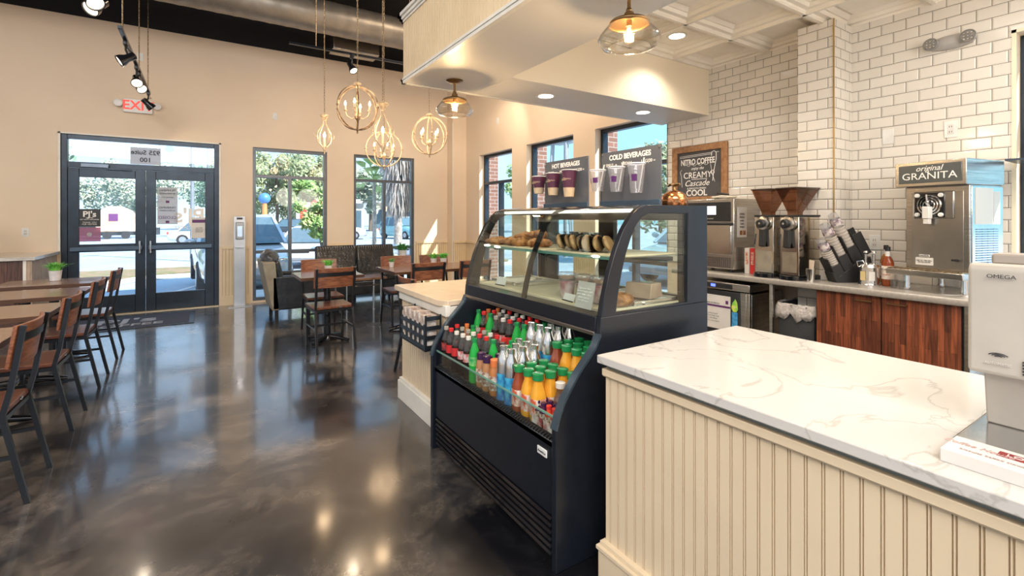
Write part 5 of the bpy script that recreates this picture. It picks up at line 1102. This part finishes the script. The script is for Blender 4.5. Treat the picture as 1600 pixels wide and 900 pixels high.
# ------------------------------------------------------------------ chandeliers
M_flame = emis('flame_bulb', (1, .74, .42), 28); M_candle = mat('candle_sleeve', (.85, .66, .42), .4)
def chain(b, z0, z1):
    n = int((z1-z0)/.034)
    for i in range(n):
        z = z0+(i+.5)*(z1-z0)/n; a = (0 if i % 2 else R(90)); c, s = math.cos(a), math.sin(a)
        b.tube([(c*.008*math.cos(k*math.pi/4), s*.008*math.cos(k*math.pi/4), z+.021*math.sin(k*math.pi/4)) for k in range(8)], .0024, 5, closed=True)
    return b
def orb(x, y, z, r, lab, rot, m, e):
    t = thing('orb_chandelier', lab, 'chandelier', (x, y, z), rot, 'round cage chandeliers'); 
    for k in range(3):
        a = R(60*k); o = MB().tube([(r*math.cos(u)*math.cos(a), r*math.cos(u)*math.sin(a), r*math.sin(u)) for u in [2*math.pi*i/40 for i in range(40)]], .0085, 8, closed=True).build('cage_hoop', m, t)
        for s_ in (1, -1): MB().ico((s_*r*math.cos(a), s_*r*math.sin(a), 0), .017, 1).build('boss', m, t)
    MB().lathe([(.012, r+.05), (.03, r+.045), (.045, r+.03), (.02, r+.02), (.03, r), (.012, r-.02)], n=16).build('crown', M_ivory, t)
    MB().lathe([(.002, -r-.05), (.012, -r-.03), (.008, -r-.02), (.022, -r), (.012, -r+.02)], n=14).lathe([(.006, -.62*r), (.03, -.5*r), (.035, -.38*r), (.018, -.30*r), (.008, -.2*r)], n=16).tube([(0, 0, -r), (0, 0, -.5*r)], .005, 8).build('finial', m, t)
    for k in range(4):
        a = R(45+90*k); c, s = math.cos(a), math.sin(a)
        am = MB().tube([(0, 0, -.42*r), (c*.25*r, s*.25*r, -.50*r), (c*.48*r, s*.48*r, -.36*r), (c*.55*r, s*.55*r, -.15*r)], .0055, 8).lathe([(.006, -.16*r), (.020, -.12*r), (.024, -.10*r), (.01, -.09*r)], (c*.55*r, s*.55*r, 0), 14).build('candle_arm', M_ivory, t)
        MB().lathe([(.010, -.10*r), (.010, .10*r)], (c*.55*r, s*.55*r, 0), 12).build('candle_sleeve', M_candle, am)
        MB().lathe([(.005, .10*r), (.013, .10*r+.018), (.011, .10*r+.032), (.002, .10*r+.058)], (c*.55*r, s*.55*r, 0), 12).build('flame_bulb', M_flame, am)
    chain(MB(), r+.05, ZT-z).build('hanging_chain', M_bronze, t); point((0, 0, .05*r), e, (1, .70, .42), .2, t)
orb(1.485, 5.59, 2.665, .25, 'round bronze cage chandelier, leftmost and lowest hung of the large ones', .3, mat('dark_bronze_cage', (.17, .11, .07), .4, .7, c2=(.5, .36, .22), scale=14), 6)
def at(u, v, d):
    l = (u-800)/742; s, c = math.sin(R(32.9)), math.cos(R(32.9)); return ((s+l*c)*d, (c-l*s)*d, HC-(v-341)/742*d)
p = at(600, 233, 6.75); orb(*p, .25, 'round ivory cage chandelier in front of the second window', .8, M_ivory, 6)
p = at(671, 212, 6.4); orb(*p, .25, 'round ivory cage chandelier, rightmost beside the wall corner', 1.3, M_ivory, 6)
def cage(x, y, z, s, lab, e):
    t = thing('lantern_chandelier', lab, 'chandelier', (x, y, z), .4, 'small teardrop chandeliers')
    prof = [(.045, .26), (.025, .235), (.022, .18), (.06, .12), (.105, .05), (.115, -.02), (.10, -.09), (.05, -.14), (.02, -.16)]
    for k in range(4):
        a = R(90*k); MB().tube([(r_*s*math.cos(a), r_*s*math.sin(a), z_*s) for r_, z_ in prof], .006, 8).tube([(.115*s*math.cos(a), .115*s*math.sin(a), -.02*s), (.15*s*math.cos(a), .15*s*math.sin(a), -.02*s), (.16*s*math.cos(a), .16*s*math.sin(a), .03*s)], .004, 6).build('cage_rib', M_ivory, t)
    MB().lathe([(.02, .26*s), (.06*s, .30*s), (.065*s, .285*s), (.03*s, .255*s), (.02*s, .22*s)], n=18).build('crown', M_ivory, t); MB().lathe([(.025*s, -.13*s), (.03*s, -.17*s), (.015*s, -.20*s), (.003, -.25*s)], n=14).build('finial', M_ivory, t)
    c_ = MB().lathe([(.012, -.14*s), (.012, -.02*s)], n=12).build('candle_sleeve', M_candle, t); MB().lathe([(.006, -.02*s), (.018, .0), (.015, .02), (.002, .055)], n=12).build('flame_bulb', M_flame, t)
    chain(MB(), .27*s, ZT-z).build('hanging_chain', M_bronze, t); point((0, 0, 0), e, (1, .70, .42), .08, t)
p = at(507, 213, 6.0); cage(*p, .90, 'small teardrop lantern chandelier, leftmost of all', 4)
p = at(598, 205, 5.3); cage(*p, 1.05, 'teardrop lantern chandelier overlapping the round one before the second window', 4)

# ------------------------------------------------------------------ pendants on the soffit
def pendant(x, y, lab, e):
    t = thing('pendant_lamp', lab, 'pendant lamp', (x, y, ZS), group='clear glass pendant lamps')
    MB().lathe([(.001, 0), (.066, -.001), (.066, -.008), (.045, -.018), (.012, -.022)], n=28).build('canopy', M_brass, t)
    MB().tube([(0, 0, -.02), (0, 0, -.10)], .009, 12).lathe([(.012, -.085), (.016, -.095), (.012, -.105)], n=16).build('stem', M_brass, t)
    MB().lathe([(.012, -.10), (.022, -.108), (.024, -.125), (.05, -.138), (.088, -.148), (.095, -.156), (.095, -.163)], n=32, cap=False).build('shade_cap', M_brass, t, solid=.002)
    MB().lathe([(.092, -.160), (.105, -.175), (.142, -.222), (.145, -.236), (.125, -.265), (.10, -.272), (.098, -.268)], n=36, cap=False).build('glass_shade', M_shade, t, solid=.003)
    MB().lathe([(.013, -.14), (.013, -.17)], n=12).build('socket', M_brass, t)
    bl = MB().lathe([(.012, -.168), (.018, -.185), (.030, -.215), (.028, -.235), (.012, -.25), (.001, -.253)], n=20, cap=False).build('bulb', glass('bulb_glass', (1, .95, .85), .02, 1.2), t)
    b = MB()
    for k in range(5): a = R(72*k); b.tube([(.006*math.cos(a), .006*math.sin(a), -.18), (.012*math.cos(a), .012*math.sin(a), -.232)], .0016, 6)
    b.build('filament', emis('filament', (1, .62, .25), 90), bl); point((0, 0, -.21), e, (1, .72, .42), .03, t)
pendant(1.645, 3.37, 'clear glass pendant with brass cap at the far corner of the soffit', 22)
pendant(1.69, 1.59, 'clear glass pendant with brass cap, nearest, at the top of the view', 22)

# ------------------------------------------------------------------ outdoors
def gz(y, x=0): return -.06 if y < 10.7 else (-.06-.28*(y-10.7)/4.3 if y < 15 else -.34)
M_pave = mat('sunlit_concrete', (.40, .47, .54), .8, c2=(.34, .41, .48), scale=.5); M_curb = mat('curb', (.58, .60, .62), .8); M_mulch = mat('mulch_bed', (.34, .22, .15), .9, c2=(.20, .20, .08), scale=5)
struct(MB().prism([(-30, -.06), (10.7, -.06), (15, -.34), (130, -.34), (130, -1), (-30, -1)], XB+.2, 90, 'x').prism([(YA+.2, -.06), (10.7, -.06), (15, -.34), (130, -.34), (130, -1), (YA+.2, -1)], -60, XB+.2, 'x').build('ground', M_pave, smooth=0))
struct(MB().box(XL-40, XL-.2, -40, YA+.2, -.2, -.06).box(XL-.2, XB+.2, -40, YF-.2, -.2, -.06).build('ground_2', M_pave, smooth=0))
struct(MB().box(-6, XB+2.5, YA+.2, YA+1.7, -.06, -.02).build('sidewalk', M_curb, smooth=0))
def island(poly, lab):
    t = thing('planting_island', lab, 'planting bed', (0, 0, -.28)); MB().prism(poly, -.06, .08, 'z').build('curb_edge', M_curb, t, bev=.02)
    cx = sum(p[0] for p in poly)/len(poly); cy = sum(p[1] for p in poly)/len(poly); MB().prism([(cx+(x-cx)*.93, cy+(y-cy)*.88) for x, y in poly], .08, .10, 'z').build('mulch', M_mulch, t, smooth=0)
island([(-7, 13.6), (-2.9, 14.2), (-2.1, 15.2), (-1.4, 16.6), (1.6, 17.4), (1.6, 19), (-7, 19)], 'curbed mulch island seen through the left door')
island([(3.0, 14.6), (9.5, 14.6), (10, 15.4), (9.5, 16.2), (3, 16.2)], 'curbed mulch island seen through the second window')
for k in range(6):
    o = MB().box(-.06, .06, -2.4, 2.4, 0, .004).build('parking_line', mat('road_paint', (.72, .72, .70), .7), smooth=0); o.location = (-3.1+k*2.7, 12.85, gz(12.85)+.003); o.rotation_euler = (R(-3.7), 0, R(-10)); o['kind'] = 'structure'; o.name = 'trim_%d' % (50+k)
M_tgl = mat('car_glass', (.10, .17, .22), .08); M_tyre = mat('tyre', (.03, .03, .035), .8)
def car(name, lab, x, y, rz, paint, L_=4.6, Wd=1.8, H_=1.65, suv=True):
    t = thing(name, lab, 'car', (x, y, gz(y+1.5) if x < 6.5 or y > 10 else -.06), rz); w = Wd/2
    secs = [(0, .32, .62, .72), (.10, .24, .76, .90), (.5, .22, .88, .97), (1.25, .22, .98, 1), (1.9, .22, 1.02, 1), (3.6, .22, 1.04, 1), (4.3, .25, 1.02, .97), (4.52, .3, .95, .90), (4.6, .4, .85, .80)]
    b = MB(); n = 10; vs = []
    for (sx_, zl, zh, k) in secs:
        yy = sx_*L_/4.6; hw = w*k; zh *= H_/1.65
        for (a, c) in ((-.86, 0), (-1, .25), (-1, .6), (-.97, .85), (-.86, 1), (.86, 1), (.97, .85), (1, .6), (1, .25), (.86, 0)): vs.append((a*hw, yy, zl+(zh-zl)*c))
    N = len(secs); b.add(vs, [tuple(range(n)), tuple((N-1)*n+i for i in range(n))[::-1]]+[(j*n+i, j*n+(i+1) % n, (j+1)*n+(i+1) % n, (j+1)*n+i) for j in range(N-1) for i in range(n)])
    b.build('car_body', paint, t, smooth=35)
    z0 = 1.0*H_/1.65; z1 = H_; end = 4.45 if suv else 4.0; g = [(1.15, z0), (1.95, z1-.05), (2.4, z1), (end-.5, z1-.03), (end, z0)]
    g = [(a*L_/4.6, c) for a, c in g]; b = MB(); vs = []
    for s_ in (-1, 1):
        for (a, c) in g: vs.append((s_*w*(.95 if c < z0+.01 else .78), a, c))
    b.add(vs, [(0, 1, 2, 3, 4), (9, 8, 7, 6, 5)]+[(i, 5+i, 5+(i+1) % 5, (i+1) % 5) for i in range(5)]); b.build('cabin_glass', M_tgl, t, smooth=0)
    rp = MB(); rp.prism([(g[1][0], g[1][1]), (g[2][0], g[2][1]+.02), (g[3][0], g[3][1]+.02), (g[3][0]+.05, g[3][1]-.03), (g[2][0], g[2][1]-.03)], -w*.79, w*.79, 'x').build('roof', paint, t, bev=.02)
    b = MB()
    for s_ in (-1, 1):
        for i, j in ((0, 1), (3, 4)): b.bar((s_*w*.955, g[i][0] if i == 0 else g[j][0], z0) if True else 0, (s_*w*.79, g[j][0] if i == 0 else g[i][0], g[1][1]), .07, .05)
        b.bar((s_*w*.955, (g[2][0]+g[3][0])/2, z0), (s_*w*.79, (g[2][0]+g[3][0])/2, z1-.02), .07, .03)
    b.build('pillars', paint, t)
    for yy in (.85, 3.75):
        for s_ in (-1, 1):
            wl = MB().lathe([(.20, -.11), (.31, -.11), (.34, -.08), (.34, .08), (.31, .11), (.20, .11)], (s_*(w-.10), yy*L_/4.6, .34), 24, Matrix.Rotation(R(90), 4, 'Y')).build('wheel', M_tyre, t); MB().lathe([(.0, -.115), (.2, -.115), (.2, .115), (0, .115)], (s_*(w-.10), yy*L_/4.6, .34), 16, Matrix.Rotation(R(90), 4, 'Y')).build('rim', M_alu, wl)
    for s_ in (-1, 1):
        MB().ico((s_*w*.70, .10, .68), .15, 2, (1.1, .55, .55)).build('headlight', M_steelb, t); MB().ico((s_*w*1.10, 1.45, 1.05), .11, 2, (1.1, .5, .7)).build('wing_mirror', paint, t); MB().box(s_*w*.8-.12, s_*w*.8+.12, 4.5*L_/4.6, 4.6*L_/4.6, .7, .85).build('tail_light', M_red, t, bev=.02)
    MB().box(-w*.5, w*.5, .01, .08, .42, .62).build('grille', M_plastic, t, bev=.02); MB().box(-w*.9, w*.9, -.03, .15, .28, .40).build('bumper', mat('bumper_grey', (.25, .26, .28), .5), t, bev=.03)
    return t
P_sil = mat('silver_car_paint', (.62, .64, .66), .18, .4, coat=1); P_wht = mat('white_car_paint', (.80, .80, .80), .2, coat=1); P_blu = mat('blue_car_paint', (.08, .25, .42), .2, .3, coat=1)
P_dk = mat('dark_car_paint', (.05, .06, .07), .2, .3, coat=1); P_grn = mat('teal_car_paint', (.25, .5, .52), .25, coat=1)
car('suv', 'silver car parked nose in just outside the right door', .80, 11.1, R(3), P_sil)
car('sedan', 'white car parked across the lot behind the first window', 2.55, 17.4, R(-25), P_wht, 4.7, 1.8, 1.42, False)
car('sedan', 'white car with rounded roof at the right edge of the second window', 6.1, 17.0, R(-75), P_wht, 4.7, 1.8, 1.45, False)
car('pickup', 'silver pickup parked far off at the left of the second window', 11.3, 40, R(80), P_sil, 5.0, 1.9, 1.8)
car('off_roader', 'teal off roader parked far off behind the second window mullion', 14.9, 37, R(20), P_grn, 4.3, 1.9, 1.85)
car('suv', 'dark car in the far row seen through the first window', 9.6, 45, R(75), P_dk); car('sedan', 'pale car in the far row seen at the left of the first window', 2.6, 38, R(85), P_wht, 4.6, 1.8, 1.5, False)
car('suv', 'blue car parked outside the right hand windows', 8.2, 3.2, R(-80), P_blu); car('sedan', 'light blue car parked outside the middle right hand window', 8.0, 6.6, R(-80), mat('pale_blue_paint', (.35, .52, .62), .2, coat=1), 4.6, 1.8, 1.45, False)
# trees
def foliage(rx, rz_, n, size, seed, clumps=26):
    rr = random.Random(seed); b = MB(); cs = []
    for i in range(clumps):
        while True:
            p = Vector((rr.uniform(-1, 1), rr.uniform(-1, 1), rr.uniform(-1, 1)))
            if p.length < 1: break
        cs.append((Vector((p.x*rx, p.y*rx, p.z*rz_)), rr.uniform(.18, .30)*rx))
    for i in range(n):
        c, r_ = cs[i % clumps]; d = Vector((rr.gauss(0, 1), rr.gauss(0, 1), rr.gauss(0, 1))).normalized(); p = c+d*r_*rr.uniform(.5, 1.05)
        u = Vector((rr.gauss(0, 1), rr.gauss(0, 1), rr.gauss(0, 1))).normalized(); v = u.orthogonal().normalized(); s_ = size*rr.uniform(.6, 1.4)
        b.add([p-u*s_, p+v*s_*.5, p+u*s_, p-v*s_*.5], [(0, 1, 2, 3)])
    return b
def leafm(name, c, c2): return mat(name, c, .6, c2=c2, scale=1.3)
LG = [leafm('leaf_bluegreen', (.16, .27, .20), (.28, .40, .30)), leafm('leaf_olive', (.26, .32, .16), (.42, .46, .28)), leafm('leaf_pale', (.36, .44, .34), (.52, .56, .46)), leafm('leaf_fresh', (.24, .42, .14), (.45, .58, .24))]
M_bark = mat('bark', (.20, .15, .11), .9, c2=(.12, .09, .07), scale=8, bump=.5); M_barkp = mat('pale_bark', (.50, .46, .42), .9, c2=(.3, .26, .22), scale=8)
ti = [0]
def tree(x, y, h, rx, kind, lab, n=5200, trunk=None, size=None):
    ti[0] += 1; far = y > 20
    if far: x *= 1.85; y *= 1.85; rx *= 1.6; size = (size or .14)*1.6
    else: h *= .6
    z0_ = gz(y) if x < 14 else -.06; t = thing('tree', lab, 'tree', (x, y, z0_), group='trees beyond the car park'); rz_ = h*.34; cz = h-rz_
    br = MB().tube([(0, 0, 0), (.1, .05, h*.3), (-.05, .1, h*.6), (0, 0, h*.85)], [h*.022, h*.018, h*.012, h*.004], 8); rr = random.Random(ti[0])
    for k in range(6): a = rr.uniform(0, 6.28); z0 = h*rr.uniform(.35, .6); br.tube([(0, 0, z0), (math.cos(a)*rx*.4, math.sin(a)*rx*.4, z0+h*.13), (math.cos(a)*rx*.75, math.sin(a)*rx*.75, z0+h*.22)], [h*.01, h*.006, h*.002], 6)
    br.build('trunk', M_bark, t)
    f = foliage(rx, rz_, n, size or (.12+h*.006), 40+ti[0]).build('crown', LG[kind], t, smooth=0); f.location = (0, 0, cz)
tree(-8.6, 27, 8.0, 4.2, 0, 'dense blue green tree behind the left door', 9000, size=.16); tree(-19, 31, 9, 4.5, 0, 'dense blue green tree at the far left of the doors', 7000); tree(-3.6, 38, 8, 3.2, 2, 'pale distant tree behind the right door')
tree(1.2, 46, 9.5, 3.5, 0, 'dark round distant tree right of the lamp post'); tree(3.2, 28, 8.0, 3.2, 1, 'olive tree behind the left half of the first window', 8000, size=.13); tree(5.5, 29, 9.0, 2.0, 1, 'olive tree in the middle of the first window', 7000, size=.14)
tree(8.6, 29.5, 7.5, 1.9, 2, 'pale tree behind the right half of the first window', 7000, size=.14); tree(2.78, 14.6, 5.0, .8, 3, 'slim fresh green young tree at the right edge of the first window', 2200, size=.085)
tree(13.5, 46, 9.5, 3.4, 0, 'blue green tree at the left of the second window'); tree(24, 47, 8.5, 3.6, 2, 'pale tree behind the shaggy palm'); tree(19, 52, 9, 4, 1, 'olive tree behind the low shop')
tree(19, 26, 8.5, 2.6, 3, 'tree seen through the farthest right hand window', 5000, size=.14); tree(15, 12.5, 7, 2.6, 1, 'tree outside the middle right hand window', 6000, size=.12); tree(15, 6.5, 7.5, 2.8, 3, 'tree outside the nearest tall right hand window', 6000, size=.12); tree(17, 1.5, 7.5, 2.8, 2, 'pale tree outside the window beside the tile', 5000)
def palm(x, y, h, r_, shag, lab, m):
    t = thing('palm_tree', lab, 'palm', (x, y, -.34)); MB().tube([(0, 0, 0), (.03, 0, h*.5), (0, 0, h)], [h*.03, h*.022, h*.022], 12).build('trunk', M_barkp, t)
    rr = random.Random(int(h*10)); b = MB()
    for i in range(30):
        a = rr.uniform(0, 6.28); el = rr.uniform(-.5, 1.2); d = Vector((math.cos(a)*math.cos(el), math.sin(a)*math.cos(el), math.sin(el))); 
        q0 = Vector((0, 0, h)); q1 = q0+d*r_*.6; sd = d.cross(Vector((0, 0, 1))).normalized()
        b.bar(q0, q1, .025)
        for k in range(11):
            f = (k-5)/5; dd = (d+sd*f*.9).normalized(); b.add([q1, q1+dd*r_*.3+sd*.04, q1+dd*r_*.55+Vector((0, 0, -r_*.12)), q1+dd*r_*.3-sd*.04], [(0, 1, 2, 3)])
    b.build('fronds', m, t, smooth=0)
    if shag:
        b = MB()
        for i in range(2600):
            a = rr.uniform(0, 6.28); z = rr.uniform(h*.36, h); w_ = r_*(.28+.55*((z/h-.3)/.7)); rad = rr.uniform(.3, 1)*w_
            p = Vector((math.cos(a)*rad, math.sin(a)*rad, z)); b.add([p, p+Vector((.05*math.cos(a+1.5), .05*math.sin(a+1.5), -.3)), p+Vector((.08*math.cos(a), .08*math.sin(a), -.65))], [(0, 1, 2)])
        b.build('dead_frond_skirt', mat('dry_fronds', (.50, .47, .44), .9, c2=(.30, .27, .25), scale=3), t, smooth=0)
palm(6.45, 21.5, 3.5, 1.15, False, 'small green fan palm behind the left pane of the second window', LG[3]); palm(7.0, 19.9, 6.4, 1.35, True, 'tall shaggy palm with grey dead fronds in the right pane of the second window', LG[2])
# buildings and street furniture far off
def shop(x, y, rz, L_, D_, H_, wallm, roofm, lab, win):
    t = thing('shop_building', lab, 'building', (x, y, -.34), rz); MB().box(0, L_, 0, D_, 0, H_).build('wall', wallm, t, smooth=0); MB().box(-.3, L_+.3, -.6, D_+.3, H_, H_+.5).build('roof', roofm, t, smooth=0)
    for k in range(win): a = L_*(k+.5)/win; MB().box(a-L_/win*.34, a+L_/win*.34, -.04, 0, .4, H_*.75).build('shop_window', M_tgl, t, smooth=0)
    return t
M_stuc = mat('pale_stucco', (.62, .60, .56), .8); M_stuc2 = mat('beige_stucco', (.60, .52, .42), .8); M_roofg = mat('pale_roof', (.66, .68, .70), .7); M_awn = mat('tan_awning', (.55, .40, .26), .7)
s_ = shop(8, 62, R(-8), 9, 6, 3.6, M_stuc, M_roofg, 'pale low shop with dark sign behind the first window', 5); MB().box(1.5, 4.5, -.7, -.6, 3.0, 3.9).build('shop_sign', M_tgl, s_, smooth=0)
s_ = shop(18.6, 62, R(-10), 12, 6, 3.8, M_stuc2, M_roofg, 'beige shop with tan awning behind the second window', 6); MB().prism([(-1.4, 2.6), (0, 3.4), (0, 3.2)], 1, 6, 'x').build('awning', M_awn, s_, smooth=0)
t = thing('food_trailer', 'orange and cream round topped food trailer seen through the left door', 'trailer', (-6.3, 52, -.34), R(8))
MB().prism([(-1.3, .6), (1.4, .6), (1.45, 1.6), (1.1, 2.35), (.4, 2.7), (-.5, 2.75), (-1.15, 2.3), (-1.35, 1.4)], -.9, .9).build('trailer_body', mat('trailer_orange', (.80, .42, .26), .5, c2=(.82, .68, .52), scale=.8), t, bev=.12, seg=3)
MB().box(-.5, .1, -.94, -.9, 1.5, 2.1).build('serving_hatch', M_ppurple, t, smooth=0); text('lettering', 'ICE COLD', .42, (.0, -.92, 2.38), AR, WU, M_chalk, t, sx=.8)
for a in (-.6, .6): MB().lathe([(.12, -.1), (.3, -.1), (.3, .1), (.12, .1)], (a, -.8, .3), 18, Matrix.Rotation(R(90), 4, 'X')).build('wheel', M_tyre, t)
t = thing('utility_trailer', 'low dark barrier of parked equipment behind the food trailer', 'trailer', (-9.5, 55, -.34)); MB().box(-3, 6, 0, .5, .2, .9).box(-2, 5, .1, .4, .9, 1.3).build('equipment_body', P_dk, t, bev=.05); MB().lathe([(.1, -.1), (.28, -.1), (.28, .1), (.1, .1)], (0, 0, .28), 16, Matrix.Rotation(R(90), 4, 'X')).build('wheel', M_tyre, t)
M_pole = mat('grey_pole', (.30, .33, .36), .5, .4)
for (x, y, h, lab) in ((-.42, 23, 6.2, 'dark lamp post in the middle of the right door'), (.15, 30, 6.0, 'dark lamp post at the right of the right door'), (7.05, 30, 8.6, 'tall pole in the right pane of the first window'), (6.5, 31, 7.2, 'second pole beside the tall one in the first window'), (13.5, 16.5, 8, 'utility pole seen through a right hand window')):
    t = thing('lamp_post', lab, 'lamp post', (x, y, -.34)); MB().tube([(0, 0, 0), (0, 0, h)], [.09, .05], 12).build('pole', M_pole, t); MB().box(-.45, .1, -.15, .15, h-.02, h+.10).build('lamp_head', P_dk, t, bev=.03)
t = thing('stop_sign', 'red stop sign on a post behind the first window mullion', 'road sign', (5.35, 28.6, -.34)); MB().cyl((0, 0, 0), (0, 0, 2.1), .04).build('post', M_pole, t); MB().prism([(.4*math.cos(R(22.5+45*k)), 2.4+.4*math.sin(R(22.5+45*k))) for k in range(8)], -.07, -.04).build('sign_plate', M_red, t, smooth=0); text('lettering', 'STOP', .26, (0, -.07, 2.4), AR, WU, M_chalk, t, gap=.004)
t = thing('pylon_sign', 'orange pylon with a blue round top at the left of the first window', 'sign', (3.2, 34, -.34)); MB().tube([(0, 0, 0), (0, 0, 2.7)], [.22, .14], 12).build('pylon', mat('pylon_orange', (.75, .28, .10), .5), t); MB().ico((0, 0, 3.0), .36, 2).build('round_top', mat('blue_ball', (.08, .25, .55), .4), t)
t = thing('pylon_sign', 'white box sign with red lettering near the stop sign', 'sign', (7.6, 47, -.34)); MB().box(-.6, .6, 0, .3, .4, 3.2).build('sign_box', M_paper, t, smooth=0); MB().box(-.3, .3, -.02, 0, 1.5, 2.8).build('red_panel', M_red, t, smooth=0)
t = thing('water_tower', 'small water tower seen through the middle right hand window', 'tower', (24, 30, -.34)); MB().lathe([(.2, 7.6), (1.1, 7.8), (1.1, 9.3), (.1, 10.2)], n=18).build('tank', M_pole, t)
for k in range(4): MB().bar((1.3*math.cos(R(90*k)), 1.3*math.sin(R(90*k)), 0), (.8*math.cos(R(90*k)), .8*math.sin(R(90*k)), 7.8), .12).build('leg', M_pole, t)
# brick piers outside the right wall
M_brk = bpy.data.materials.new('red_brick'); M_brk.use_nodes = True; n_ = M_brk.node_tree; bk = n_.nodes.new('ShaderNodeTexBrick'); tt = n_.nodes.new('ShaderNodeTexCoord'); mm = n_.nodes.new('ShaderNodeMapping'); mm.inputs['Rotation'].default_value = (R(90), 0, 0)
bk.inputs['Scale'].default_value = 1; bk.inputs['Brick Width'].default_value = .2; bk.inputs['Row Height'].default_value = .07; bk.inputs['Mortar Size'].default_value = .006; bk.inputs['Color1'].default_value = (.24, .11, .08, 1); bk.inputs['Color2'].default_value = (.17, .08, .06, 1); bk.inputs['Mortar'].default_value = (.36, .33, .31, 1)
n_.links.new(tt.outputs['Object'], mm.inputs[0]); n_.links.new(mm.outputs[0], bk.inputs['Vector']); n_.links.new(bk.outputs[0], n_.nodes['Principled BSDF'].inputs['Base Color'])
for i, (a, c) in enumerate(((8.04, 8.8), (6.44, 6.87), (4.80, 5.25), (.83, 3.59))):
    struct(MB().box(XB+.2, XB+.42, a, c, -.06, 4.4).build('trim_%d' % (60+i), M_brk, smooth=0))
rr = random.Random(5)
for k, (x, y) in enumerate(((4.0, 15.4), (5.0, 15.3), (7.6, 15.4), (6.9, 15.3), (8.7, 15.4))):
    t = thing('shrub', 'low shrub in the mulch island beyond the windows, %s' % ('leftmost', 'second from the left', 'second from the right', 'in the middle', 'rightmost')[k], 'shrub', (x, y, -.18), group='shrubs in the island'); f = foliage(.30, .25, 700, .06, 90+k, 8).build('foliage', LG[(k+1) % 4], t, smooth=0); f.location = (0, 0, .3)
    MB().tube([(0, 0, 0), (0, 0, .3)], .02, 6).build('stem', M_bark, t)
t = thing('flower_clump', 'red and green flowers outside the lower right of the first window', 'flowers', (3.05, 13.2, -.06)); f = foliage(.3, .3, 500, .05, 77, 6).build('leaves', LG[3], t, smooth=0); f.location = (0, 0, .7); f = foliage(.3, .28, 60, .06, 78, 6).build('petals', mat('red_petals', (.7, .08, .06), .5), t, smooth=0); f.location = (0, -.05, .75)
MB().lathe([(.2, 0), (.28, .45), (.26, .45), (.2, .4)], n=20).build('planter', M_curb, t)
